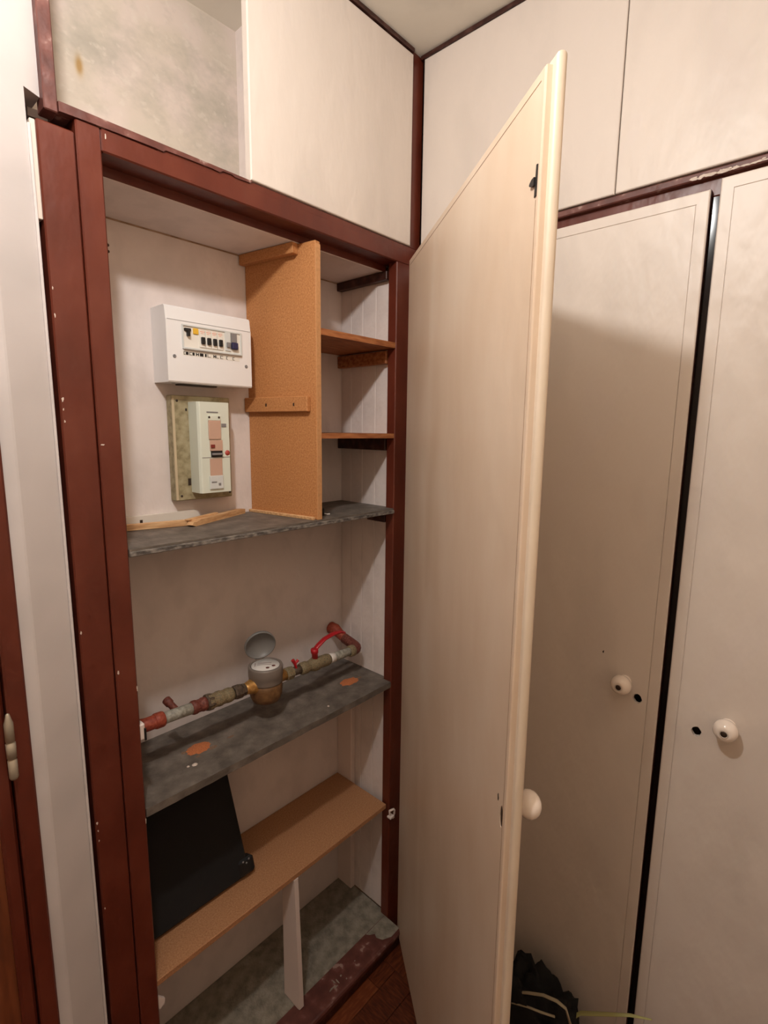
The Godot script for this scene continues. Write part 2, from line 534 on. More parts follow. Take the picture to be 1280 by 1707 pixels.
# ------------------------------------------------------------------ the room
func room():
	var st := box(Vector3(-2.4, -0.1, -0.33), Vector3(0.7, -0.006, 1.54), 0.0)
	var floor_node := struct("floor", st, "dark wood")
	floor_node.set_meta("label", "reddish brown parquet floor of the hallway")
	parquet(floor_node)
	struct("ceiling", box(Vector3(-2.4, HIGH, -0.33), Vector3(0.7, HIGH + 0.1, 1.54), 0.0), "ceiling paint").set_meta("label", "off-white ceiling of the hallway")
	# back wall behind the cupboard, and the strip of wall between cupboard and door with its splayed face
	st = box(Vector3(-0.83, 0, -0.33), Vector3(0.66, HIGH, -DEPTH), 0.0)
	add_box(st, Vector3(-2.4, 2.06, -0.33), Vector3(-0.966, HIGH, 0.034), 0.0)
	add_box(st, Vector3(-2.4, 0, -0.33), Vector3(-1.766, 2.06, 0.034), 0.0)
	var strip := [Vector2(-0.8885, -0.31), Vector2(-0.8885, 0.0), Vector2(-0.892, 0.0020), Vector2(-0.9435, 0.0318), Vector2(-0.946, 0.0332), Vector2(-0.949, 0.034), Vector2(-0.978, 0.034), Vector2(-0.978, -0.31)]
	add_prism(st, strip, Transform3D(Basis(Vector3(1, 0, 0), Vector3(0, 0, 1), Vector3(0, -1, 0)), Vector3(0, HIGH, 0)), HIGH)
	struct("wall_back", st, "wall plaster").set_meta("label", "off-white plaster wall behind the cupboard and beside the hall door")
	struct("wall_right", box(Vector3(0.58, 0, -0.33), Vector3(0.7, HIGH, 1.54), 0.0), "hall wall")
	st = box(Vector3(0.0005, 0, 1.372), Vector3(0.58, HIGH, 1.54), 0.0)
	struct("wall_front", box(Vector3(-2.4, 0, 1.42), Vector3(0.0, HIGH, 1.54), 0.0), "hall wall")
	struct("trim_1", st, "hall wall").set_meta("label", "wall end beside the wardrobe")
	struct("wall_left", box(Vector3(-2.4, 0, 0.018), Vector3(-2.28, HIGH, 1.42), 0.0), "hall wall")
	# thin pale bead and the gap beside the cupboard frame
	st = box(Vector3(-0.8885, 0, -0.02), Vector3(-0.8845, 2.0, 0.0035), 0.001)
	struct("trim_2", st, "wall plaster").set_meta("label", "thin white plaster bead along the maroon frame")
	# hall door
	var d := Node3D.new()
	d.name = "door_1"
	d.position = Vector3(-1.36, 0, 0.0)
	d.set_meta("kind", "structure")
	d.set_meta("label", "brown hall door in a dark maroon frame at the left edge")
	add_child(d)
	part(d, "casing", box(Vector3(-0.986, 0, -0.1), Vector3(-0.960, 2.06, 0.027), 0.003), "maroon paint")
	part(d, "casing", box(Vector3(-1.776, 0, -0.1), Vector3(-1.75, 2.06, 0.027), 0.003), "maroon paint")
	part(d, "casing", box(Vector3(-1.75, 2.03, -0.1), Vector3(-0.986, 2.06, 0.027), 0.003), "maroon paint")
	var leaf := part(d, "leaf", box(Vector3(-1.748, 0.006, -0.03), Vector3(-0.988, 2.027, 0.01), 0.003), "brown door")
	part(leaf_sub(leaf), "edge_stile", box(Vector3(-1.0085, 0.006, -0.02), Vector3(-0.988, 2.027, 0.0185), 0.004), "maroon paint")
	var hinge := part(d, "hinge", lathe([[0, 1.050], [0.0045, 1.051], [0.0062, 1.055], [0.0062, 1.082], [0.0050, 1.083], [0.0050, 1.085], [0.0066, 1.086], [0.0066, 1.109], [0.0050, 1.110], [0.0050, 1.112], [0.0062, 1.113], [0.0062, 1.140], [0.0042, 1.147], [0.0025, 1.155], [0, 1.157]], Transform3D(Basis(), Vector3(-0.987, 0, 0.0325)), 16), "dull steel")
	d.position += Vector3(-0.006, 0, 0.016)
	hinge.set_meta("label", "paint-splashed steel hinge knuckle")

func leaf_sub(n: MeshInstance3D) -> MeshInstance3D:
	return n

func parquet(parent: Node3D):
	# herringbone blocks, each a piece of its own
	var w := 0.07
	var l := 0.28
	var gap := 0.0007
	var variants := {}
	for kind in 2:
		for mt in 3:
			variants[[kind, mt]] = null
	var meshes := [done(box(Vector3(gap, -0.006, gap), Vector3(l - gap, 0, w - gap), 0.0008)), done(box(Vector3(gap, -0.006, gap), Vector3(w - gap, 0, l - gap), 0.0008))]
	var rng := RandomNumberGenerator.new()
	rng.seed = 5
	var count := 0
	for row in range(-30, 40):
		for k in range(-12, 12):
			# each stair of the pattern: one block along x, one along z
			for kind in 2:
				var x := row * w + k * l + (0.0 if kind == 0 else l)
				var z := row * w - k * l + (0.0 if kind == 0 else w - l)
				x -= 1.2
				z += 1.0
				var sx := l if kind == 0 else w
				var sz := w if kind == 0 else l
				if x < -1.5 or x + sx > 0.3 or z < -0.22 or z + sz > 1.3:
					continue
				var o := MeshInstance3D.new()
				o.name = "parquet_block" if count == 0 else "parquet_block_%03d" % count
				o.mesh = meshes[kind]
				var r := rng.randi_range(0, 3)
				o.material_override = M["parquet pale" if r == 3 else "parquet" if kind == 1 else "parquet cross"]
				o.position = Vector3(x, 0, z)
				parent.add_child(o, true)
				count += 1

# ------------------------------------------------------------------ the meter cupboard
func meter_cupboard():
	var c := thing("meter_cupboard", "built-in maroon framed cupboard standing open with shelves, meter and fuse boxes inside", "cupboard", Vector3(-0.45, 0, 0))
	# frame
	part(c, "stile", box(Vector3(-0.8765, 0, -0.03), Vector3(-0.8265, 2.012, 0.0), 0.0022), "maroon paint", "wide outer board of the left stile")
	part(c, "stile", box(Vector3(-0.8245, 0, -0.03), Vector3(-0.7886, 2.0325, 0.0), 0.0022), "maroon paint")
	part(c, "stile", box(Vector3(-0.0859, 0, -0.03), Vector3(-0.004, 2.0, 0.0), 0.0022), "maroon paint")
	part(c, "filler_strip", box(Vector3(-0.884, 1.875, -0.02), Vector3(-0.8765, 2.01, -0.004), 0.001), "bare white", "bare pale strip at the top of the left stile")
	part(c, "backing", box(Vector3(-0.884, 0, -0.03), Vector3(-0.8225, 1.875, -0.029), 0.0), "maroon paint")
	part(c, "header", header_shape(), "maroon paint")
	part(c, "header_lip", lip_shape(), "worn maroon paint", "split board edge along the top of the header")
	# lining
	part(c, "ceiling_panel", box(Vector3(-0.80, 1.982, -DEPTH + 0.0005), Vector3(-0.0735, 1.998, -0.05), 0.001), "cupboard lining")
	part(c, "side_panel", box(Vector3(-0.82, 0, -DEPTH + 0.0005), Vector3(-0.80, 2.0, -0.03), 0.0), "cupboard lining")
	part(c, "back_panel", box(Vector3(-0.80, 0, -DEPTH - 0.0005), Vector3(-0.06, 1.985, -DEPTH + 0.001), 0.0), "cupboard lining")
	part(c, "back_batten", box(Vector3(-0.80, 1.979, -DEPTH + 0.001), Vector3(-0.075, 1.982, -DEPTH + 0.003), 0.0005), "joint brown")
	# side boards at the right, tongue and groove
	var z := -DEPTH + 0.001
	var widths := [0.042, 0.046, 0.05, 0.052]
	for i in 4:
		var z1: float = z + widths[i] if i < 3 else -0.03
		part(c, "side_board", box(Vector3(-0.073, 0.063, z + 0.0004), Vector3(-0.055, 1.98, z1 - 0.0004), 0.0014), "cupboard lining")
		z = z1
	part(c, "side_backing", box(Vector3(-0.057, 0.0, -DEPTH), Vector3(-0.0, 2.0, -0.031), 0.0), "raw chipboard")
	part(c, "batten", box(Vector3(-0.092, 1.960, -DEPTH + 0.002), Vector3(-0.0735, 1.981, -0.031), 0.0015), "dark wood")
	part(c, "batten", box(Vector3(-0.090, 1.748, -DEPTH + 0.002), Vector3(-0.0735, 1.781, -0.031), 0.0015), "brown shelf wood")
	part(c, "batten", box(Vector3(-0.090, 1.518, -DEPTH + 0.002), Vector3(-0.0735, 1.5495, -0.031), 0.0015), "dark wood")
	part(c, "batten", box(Vector3(-0.088, 1.318, -0.1), Vector3(-0.0735, 1.346, -0.031), 0.0015), "dark wood")
	part(c, "corner_batten", box(Vector3(-0.0925, 0.063, -DEPTH + 0.001), Vector3(-0.0735, 0.846, -0.158), 0.002), "white offcut")
	# concrete base and painted sill
	part(c, "base_slab", box(Vector3(-0.80, 0, -DEPTH + 0.001), Vector3(-0.0735, 0.063, -0.006), 0.002), "concrete")
	var sill := part(c, "sill", sill_shape(), "worn maroon paint")
	sill.set_meta("label", "maroon painted sill, scraped in the middle")
	bare_sill(sill)
	part(c, "plinth", box(Vector3(-0.8265, 0, -0.006), Vector3(-0.0859, 0.034, 0.047), 0.003), "dark wood")
	# shelves
	var s1 := part(c, "shelf", slate_shelf(1.361, 0.0005, 0.014), "slate", "upper slate shelf with a stepped front edge")
	part(s1, "edge_band", box(Vector3(-0.7880, 1.3478, 0.0), Vector3(-0.0865, 1.3565, 0.0045), 0.0018), "slate edge")
	var s2 := part(c, "shelf", slate_shelf(0.853, 0.0005, 0.017), "slate", "lower slate shelf carrying the water pipe, with rust spots")
	var rs := begin()
	mound(rs, -0.625, -0.107, 0.028, 0.020, 0.8532, 0.002, 3)
	part(s2, "rust_spot", rs, "rust powder")
	for q in [[-0.600, -0.086, 0.010, 0.006], [-0.655, -0.115, 0.007, 0.005], [-0.55, -0.094, 0.009, 0.004], [-0.640, -0.080, 0.005, 0.004], [-0.130, -0.085, 0.008, 0.005]]:
		rs = begin()
		mound(rs, q[0], q[1], q[2], q[3], 0.8532, 0.0006, int(-q[0] * 1000))
		part(s2, "rust_spot", rs, "rust dust")
	rs = begin()
	mound(rs, -0.168, -0.088, 0.030, 0.018, 0.8532, 0.002, 5)
	part(s2, "rust_spot", rs, "rust powder")
	for q in [[-0.659, -0.058, 0.006, 0.005, 0.003], [-0.672, -0.062, 0.003, 0.003, 0.002], [-0.30, -0.03, 0.003, 0.003, 0.002]]:
		rs = begin()
		mound(rs, q[0], q[1], q[2], q[3], 0.8532, q[4], int(-q[0] * 1000))
		part(s2, "plaster_crumb", rs, "bare white")
	part(c, "shelf", box(Vector3(-0.797, 0.446, -DEPTH + 0.002), Vector3(-0.0935, 0.461, -0.005), 0.0015), "raw chipboard", "bare chipboard shelf near the bottom")
	part(c, "shelf", prism([Vector2(-0.3405, 0.002), Vector2(-0.0862, 0.002), Vector2(-0.0862, 0.031), Vector2(-0.0738, 0.031), Vector2(-0.0738, DEPTH - 0.002), Vector2(-0.3755, DEPTH - 0.002)], Transform3D(Basis(Vector3(1, 0, 0), Vector3(0, 0, -1), Vector3(0, 1, 0)), Vector3(0, 1.785, 0)), 0.014), "brown shelf wood", "small brown shelf, upper of two")
	part(c, "shelf", prism([Vector2(-0.3405, 0.002), Vector2(-0.0862, 0.002), Vector2(-0.0862, 0.031), Vector2(-0.0738, 0.031), Vector2(-0.0738, DEPTH - 0.002), Vector2(-0.3755, DEPTH - 0.002)], Transform3D(Basis(Vector3(1, 0, 0), Vector3(0, 0, -1), Vector3(0, 1, 0)), Vector3(0, 1.552, 0)), 0.012), "brown shelf wood", "small brown shelf, lower of two")
	# upright chipboard divider, a little askew
	var back := Vector3(-0.3915, 0, -DEPTH + 0.002)
	var dirz := (Vector3(-0.3565, 0, -0.001) - back)
	var dl := dirz.length()
	var dt := Transform3D(Basis(Vector3(0, 1, 0).cross(dirz.normalized()), Vector3(0, 1, 0), dirz.normalized()), back)
	var div := part(c, "divider", box(Vector3(0, 1.3615, 0), Vector3(0.016, 1.981, dl), 0.0012, dt), "chipboard", "upright orange chipboard divider between the fuse boxes and small shelves")
	part(div, "edge_band", box(Vector3(0.0, 1.3615, dl), Vector3(0.016, 1.975, dl + 0.0012), 0.0004, dt), "chipboard edge")
	var bt := part(div, "cleat", box(Vector3(-0.013, 1.613, -0.001), Vector3(-0.0003, 1.648, dl - 0.017), 0.0015, dt), "chipboard", "short wooden cleat with two dark marks for screw holes")
	for zz in [0.075, 0.165]:
		part(div, "screw_hole_shade", box(Vector3(-0.0136, 1.626, zz - 0.0022), Vector3(-0.0128, 1.633, zz + 0.0022), 0.0001, dt), "screw and hole shade")  # dark blocks carry the shade of the screw holes in their colour
	part(div, "foot_bead", box(Vector3(-0.010, 1.3612, 0.0), Vector3(-0.0003, 1.368, dl - 0.006), 0.001, dt), "pine wood")
	part(div, "head_batten", box(Vector3(-0.018, 1.958, 0.0), Vector3(-0.0003, 1.981, dl - 0.05), 0.001, dt), "chipboard")
	# catches
	var hk := begin()
	add_box(hk, Vector3(-0.094, 0.418, -0.001), Vector3(-0.076, 0.424, 0.014), 0.001)
	add_sweep(hk, [Vector3(-0.088, 0.44, 0.004), Vector3(-0.086, 0.445, 0.010), Vector3(-0.080, 0.446, 0.013), Vector3(-0.076, 0.440, 0.013), Vector3(-0.0755, 0.428, 0.012), Vector3(-0.077, 0.417, 0.011), Vector3(-0.081, 0.414, 0.009)], [0.0032], 10)
	add_sweep(hk, [Vector3(-0.088, 0.44, 0.004), Vector3(-0.088, 0.428, 0.005), Vector3(-0.082, 0.415, 0.006)], [0.003], 10)
	part(c, "catch", hk, "white offcut", "white plastic door catch on the right stile")
	var ct := part(c, "catch", box(Vector3(-0.7975, 0.993, -0.022), Vector3(-0.7786, 1.025, -0.004), 0.002), "white offcut", "white door catch with a black face on the left stile")
	part(ct, "catch_face", box(Vector3(-0.7812, 0.991, -0.0045), Vector3(-0.7772, 1.016, -0.0025), 0.0006), "black plastic")
	part(c, "catch", prism([Vector2(-0.79, 0.425), Vector2(-0.7735, 0.405), Vector2(-0.775, 0.392), Vector2(-0.79, 0.388)], Transform3D(Basis(), Vector3(0, 0, -0.012)), 0.006), "white offcut", "white bracket tip low on the left stile")
	# nail holes in the back wall: raised dark discs, hole shade painted in
	var nh := begin()
	for yy in [1.918, 1.930]:
		nh = begin()
		add_lathe(nh, [[0.0032, 0.0], [0.0026, 0.0012], [0, 0.0013]], along(Vector3(0, 0, 1), Vector3(-0.7045, yy, -DEPTH + 0.001)), 10)
		part(c, "nail_hole_shade", nh, "screw and hole shade")
	# paint chips
	var spots := [[-0.872, 1.615, 0.0016, 0.0035], [-0.872, 1.60, 0.001, 0.002], [-0.8715, 1.581, 0.001, 0.002], [-0.818, 1.544, 0.003, 0.0012], [-0.874, 1.232, 0.0012, 0.003], [-0.82, 1.143, 0.0016, 0.0045], [-0.8735, 0.875, 0.0014, 0.003], [-0.873, 0.86, 0.001, 0.002], [-0.8725, 0.84, 0.0012, 0.002], [-0.782, 2.022, 0.0008, 0.0035], [-0.8725, 0.70, 0.001, 0.002], [-0.79, 1.10, 0.0008, 0.005], [-0.79, 0.83, 0.0007, 0.005], [-0.873, 1.78, 0.001, 0.003], [-0.873, 1.74, 0.0008, 0.004]]
	for i in spots.size():
		var s = spots[i]
		part(c, "paint_chip", prism(blob(s[0], s[1], s[2], s[3], 100 + i, 0.4, 9), Transform3D(Basis(), Vector3(0, 0, -0.0002)), 0.0005), "bare white")
	cupboard_door(c)

func header_shape() -> SurfaceTool:
	var st := box(Vector3(-0.7880, 1.9985, -0.05), Vector3(-0.004, 2.0335, 0.0), 0.0022)
	add_box(st, Vector3(-0.70, 2.03, -0.05), Vector3(-0.004, 2.0443, -0.0004), 0.0016)
	add_box(st, Vector3(-0.8265, 2.0335, -0.05), Vector3(-0.70, 2.0443, -0.004), 0.001)
	add_box(st, Vector3(-0.80, 1.983, -0.056), Vector3(-0.0735, 2.0, -0.048), 0.001)
	return st

func lip_shape() -> SurfaceTool:
	# a proud thin board along the top of the header, broken off towards the middle
	var top := 2.0446
	var poly := [Vector2(-0.846, 2.031), Vector2(-0.80, 2.0325), Vector2(-0.74, 2.0335), Vector2(-0.705, 2.034), Vector2(-0.69, 2.033), Vector2(-0.686, 2.0365), Vector2(-0.64, 2.0375), Vector2(-0.60, 2.038), Vector2(-0.585, 2.037), Vector2(-0.578, 2.041), Vector2(-0.56, 2.0415), Vector2(-0.552, 2.039), Vector2(-0.52, 2.040), Vector2(-0.515, top), Vector2(-0.846, top)]
	var st := prism(poly, Transform3D(Basis(), Vector3(0, 0, -0.012)), 0.0145)
	add_box(st, Vector3(-0.846, 2.031, -0.05), Vector3(-0.8265, 2.0446, -0.012), 0.001)
	return st

func sill_shape() -> SurfaceTool:
	var st := begin()
	# profile in z, y swept along x: flat top, rounded nose, small step
	var prof := [Vector2(-0.012, 0.0335), Vector2(0.0495, 0.0335), Vector2(0.053, 0.036), Vector2(0.0535, 0.046), Vector2(0.0565, 0.049), Vector2(0.0585, 0.053), Vector2(0.0585, 0.058), Vector2(0.056, 0.0625), Vector2(0.052, 0.0645), Vector2(-0.012, 0.0645)]
	add_prism(st, prof, Transform3D(Basis(Vector3(0, 0, 1), Vector3(0, 1, 0), Vector3(-1, 0, 0)), Vector3(-0.0875, 0, 0)), 0.738)
	return st

func bare_sill(sill: Node3D):
	# bare concrete skim at the right end and scrapes in the paint
	var t := Transform3D(Basis(Vector3(1, 0, 0), Vector3(0, 0, -1), Vector3(0, 1, 0)), Vector3(0, 0.0643, 0))
	part(sill, "bare_patch", prism([Vector2(-0.0875, -0.05), Vector2(-0.125, -0.051), Vector2(-0.150, -0.038), Vector2(-0.158, -0.02), Vector2(-0.152, -0.008), Vector2(-0.165, 0.0), Vector2(-0.172, 0.010), Vector2(-0.0875, 0.0105)], t, 0.0008), "concrete")
	var k := 0
	for s in [[-0.345, -0.030, 0.012, 0.002], [-0.335, -0.035, 0.006, 0.0018], [-0.33, -0.022, 0.002, 0.006], [-0.322, -0.026, 0.0018, 0.007], [-0.305, -0.023, 0.003, 0.002], [-0.30, -0.04, 0.002, 0.002], [-0.25, -0.022, 0.0025, 0.0015]]:
		part(sill, "bare_patch", prism(blob(s[0], s[1], s[2], s[3], 300 + k, 0.35, 11), t, 0.0006), "concrete")
		k += 1

func slate_shelf(top: float, front: float, thick: float) -> SurfaceTool:
	var st := begin()
	# a rough slab: the front edge wanders a little
	var rng := RandomNumberGenerator.new()
	rng.seed = int(top * 1000)
	var poly := [Vector2(-0.7975, DEPTH - 0.002), Vector2(-0.7975, 0.032), Vector2(-0.7885, 0.032)]
	var n := 36
	for i in n + 1:
		var x := lerpf(-0.788, -0.0865, float(i) / n)
		poly.append(Vector2(x, -front + rng.randf_range(-0.0007, 0.0007)))
	poly.append_array([Vector2(-0.0865, 0.032), Vector2(-0.0738, 0.032), Vector2(-0.0738, DEPTH - 0.002)])
	var t := Transform3D(Basis(Vector3(1, 0, 0), Vector3(0, 0, -1), Vector3(0, 1, 0)), Vector3(0, top - thick, 0))
	add_prism(st, poly, t, thick)
	return st

func mound(st: SurfaceTool, x: float, z: float, rx: float, rz: float, y: float, h: float, s: int):
	# a low ragged heap of powder
	var rim := blob(x, z, rx, rz, s, 0.13, 30)
	var mid := []
	for p in rim:
		mid.append(Vector2(x, z).lerp(p, 0.55))
	for i in rim.size():
		var j := (i + 1) % rim.size()
		quad(st, Vector3(rim[i].x, y, rim[i].y), Vector3(rim[j].x, y, rim[j].y), Vector3(mid[j].x, y + h * 0.75, mid[j].y), Vector3(mid[i].x, y + h * 0.75, mid[i].y), Vector3.UP)
		tri(st, Vector3(mid[i].x, y + h * 0.75, mid[i].y), Vector3(mid[j].x, y + h * 0.75, mid[j].y), Vector3(x, y + h, z), Vector3.UP)

func cupboard_door(c: Node3D):
	# the leaf swings on the right stile; its own axes: x from hinge to free edge, y up, z out of the inner face
	var hinge := Vector3(-0.0698, 0, 0.0262)
	var y0 := 0.029
	var y1 := 1.999
	var w := 0.732
	# the lock slot is a real hole in the inner face
	var lock := []
	for i in 16:
		var a := TAU * i / 16
		lock.append(Vector2(0.7185 + cos(a) * 0.0052, 1.006 + sin(a) * 0.018 * (1.0 if absf(sin(a)) > 0.6 else 0.95)))
	var move := func(list):
		var r := []
		for p in list:
			r.append(p - Vector2(0.002, y0))
		return r
	var st := begin()
	add_slab(st, w - 0.002, y1 - y0, 0.009, 0.0, Transform3D(Basis(), Vector3(0.002, y0, 0)), [move.call(lock)], 0.0012, 0.0022)
	var leaf := part(c, "door", st, "yellow cream paint", "tall cream cupboard door swung open, yellowed inner face")
	leaf.position = hinge - origin_of(c)
	leaf.rotation.y = -deg_to_rad(127.695)
	leaf.set_meta("turned", true)
	# the wider front layer whose rim shows past the inner face
	st = begin()
	add_rim_layer(st, 0.0, 0.7425, y0 - 0.009, y1 + 0.0095, -0.009, -0.0225)
	part(leaf, "front_layer", st, "cream edge paint", "cream front layer with a rounded nosing")
	# fine beads that line the inner face near its rim
	st = begin()
	for seg in [[Vector2(0.012, y1 - 0.0145), Vector2(0.722, y1 - 0.0125)], [Vector2(0.7235, y0 + 0.015), Vector2(0.7235, 1.855)]]:
		var a: Vector2 = seg[0]
		var b: Vector2 = seg[1]
		var d := (b - a).normalized()
		var nrm := Vector2(-d.y, d.x) * 0.0005
		add_prism(st, [a - nrm, b - nrm, b + nrm, a + nrm], Transform3D(Basis(), Vector3(0, 0, -0.0003)), 0.0006)
	part(leaf, "lipping_joint", st, "joint brown", "fine brown joint line round the inner face")
	st = prism([Vector2(0.7205, 1.8585), Vector2(0.7255, 1.8590), Vector2(0.7260, 1.8945), Vector2(0.7225, 1.8950), Vector2(0.7215, 1.8790)], Transform3D(Basis(), Vector3(0, 0, -0.001)), 0.0022)
	var lp := part(leaf, "latch_plate", st, "black plastic", "small black latch near the top")
	part(lp, "latch_tongue", prism([Vector2(0.7215, 1.8815), Vector2(0.715, 1.8812), Vector2(0.7095, 1.8785), Vector2(0.708, 1.8765), Vector2(0.7105, 1.8745), Vector2(0.7155, 1.8725), Vector2(0.7215, 1.8725)], Transform3D(Basis(), Vector3(0, 0, -0.001)), 0.004), "black plastic")
	st = prism(blob(0.704, 1.0275, 0.0022, 0.0055, 9, 0.3, 9), Transform3D(Basis(), Vector3(0, 0, -0.0002)), 0.0006)
	part(leaf, "nick", st, "screw and hole shade")
	part(leaf, "lock_plate", box(Vector3(0.70, 0.98, -0.0035), Vector3(0.728, 1.035, -0.0010), 0.0003), "screw and hole shade", "dark lock slot at knob height")
	var kn := part(leaf, "knob", knob_shape(Transform3D(Basis(Vector3(1, 0, 0), Vector3(0, 0, -1), Vector3(0, 1, 0)), Vector3(0.709, 1.013, -0.0225))), "porcelain", "white round knob on the outer face")
	kn.set_meta("turned", true)

func add_rim_layer(st: SurfaceTool, x0: float, x1: float, y0: float, y1: float, za: float, zb: float):
	# a slab from z = za (inner side) back to zb with a rounded rim
	var r := (za - zb) / 2
	var prof := []
	for i in 9:
		var a := PI * i / 8
		prof.append([r * 0.55 * (1.0 - sin(a)), (za + zb) / 2 + cos(a) * r])
	var loops := []
	for p in prof:
		var m: float = p[0]
		loops.append([Vector3(x0 + m, y0 + m, p[1]), Vector3(x1 - m, y0 + m, p[1]), Vector3(x1 - m, y1 - m, p[1]), Vector3(x0 + m, y1 - m, p[1])])
	st.set_smooth_group(1)
	for i in loops.size() - 1:
		for k in 4:
			var k2 := (k + 1) % 4
			st.set_smooth_group(k + 1)
			var side: Vector3 = [Vector3(0, -1, 0), Vector3(1, 0, 0), Vector3(0, 1, 0), Vector3(-1, 0, 0)][k]
			var dm: float = prof[i + 1][0] - prof[i][0]
			quad(st, loops[i][k], loops[i][k2], loops[i + 1][k2], loops[i + 1][k], side * absf(prof[i][1] - prof[i + 1][1]) + Vector3(0, 0, -dm))
	st.set_smooth_group(-1)
	quad(st, loops[0][0], loops[0][1], loops[0][2], loops[0][3], Vector3(0, 0, 1))
	var l: Array = loops[loops.size() - 1]
	quad(st, l[0], l[1], l[2], l[3], Vector3(0, 0, -1))

func knob_shape(t: Transform3D) -> SurfaceTool:
	var st := begin()
	add_lathe(st, [[0.0135, 0.0], [0.0135, 0.003], [0.0105, 0.0055], [0.0105, 0.009], [0.0150, 0.0125], [0.0192, 0.0175], [0.0212, 0.0235], [0.0208, 0.0295], [0.0180, 0.0355], [0.0130, 0.0400], [0.0078, 0.0425], [0.0070, 0.0415], [0.0, 0.0412]], t, 32)
	return st

# ------------------------------------------------------------------ the cupboards above and beside
func overhead_left():
	var c := thing("overhead_cupboard", "overhead cupboard above the open meter cupboard, left half doorless with stained plaster inside", "cupboard", Vector3(-0.45, 2.045, 0))
	part(c, "stile", box(Vector3(-0.8650, 2.028, -0.03), Vector3(-0.8465, HIGH - 0.011, 0.001), 0.0015), "worn maroon paint")
	part(c, "side_panel", prism([Vector2(-0.8886, -DEPTH), Vector2(-0.8886, 0.0), Vector2(-0.8653, -0.0135), Vector2(-0.8653, -DEPTH)], Transform3D(Basis(Vector3(1, 0, 0), Vector3(0, 0, 1), Vector3(0, -1, 0)), Vector3(0, HIGH - 0.001, 0)), HIGH - 2.0472), "wall plaster")
	# stained back wall: the stain pattern is mapped once over the panel
	var st := SurfaceTool.new()
	st.begin(Mesh.PRIMITIVE_TRIANGLES)
	var x0 := -0.872
	var x1 := -0.35
	var ya := 2.046
	var yb := 2.456
	var z := -DEPTH + 0.004
	for q in [[0, 0], [0, 1], [1, 1], [0, 0], [1, 1], [1, 0]]:
		st.set_uv(Vector2(q[0], 1.0 - q[1]))
		st.add_vertex(Vector3(lerpf(x0, x1, q[0]), lerpf(ya, yb, q[1]), z))
	st.generate_normals()
	part(c, "back_panel", st.commit(), "stained plaster", "bare plaster back with grey mould and a rusty streak")
	part(c, "floor_panel", box(Vector3(-0.872, 2.034, -DEPTH + 0.001), Vector3(-0.036, 2.0458, -0.051), 0.0), "cupboard lining")
	part(c, "ceiling_panel", box(Vector3(-0.872, 2.455, -DEPTH + 0.001), Vector3(-0.036, 2.47, -0.02), 0.0), "ceiling paint")
	part(c, "divider", box(Vector3(-0.40, 2.046, -DEPTH + 0.004), Vector3(-0.385, 2.455, -0.02), 0.0), "white plaster")
	st = begin()
	add_slab(st, 0.482, 0.444, 0.017, 0.0, Transform3D(Basis(), Vector3(-0.5165, 2.0475, 0.0)))
	part(c, "door", st, "pink cream paint", "flush cream door of the right half")
	part(c, "top_trim", box(Vector3(-0.872, HIGH - 0.0105, -0.02), Vector3(-0.0345, HIGH - 0.001, 0.004), 0.0015), "dark wood")

func overhead_right():
	var c := thing("overhead_cupboard", "row of flush cream overhead cupboard doors above the wardrobe", "cupboard", Vector3(0.1, 2.045, 0.6))
	part(c, "corner_post", box(Vector3(-0.0325, 2.046, -0.03), Vector3(0.012, HIGH - 0.001, -0.006), 0.0015), "maroon paint")
	for d in [[0.0055, 0.5025], [0.5042, 1.0], [1.0017, 1.368]]:
		var st := begin()
		var t := Transform3D(Basis(Vector3(0, 0, 1), Vector3(0, 1, 0), Vector3(-1, 0, 0)), Vector3(0.0, 2.0475, d[0]))
		add_slab(st, d[1] - d[0], 0.447, 0.017, 0.0, t)
		part(c, "door", st, "pink cream paint")
	part(c, "top_trim", box(Vector3(-0.004, HIGH - 0.0105, -0.004), Vector3(0.017, HIGH - 0.001, 1.37), 0.0015), "dark wood")

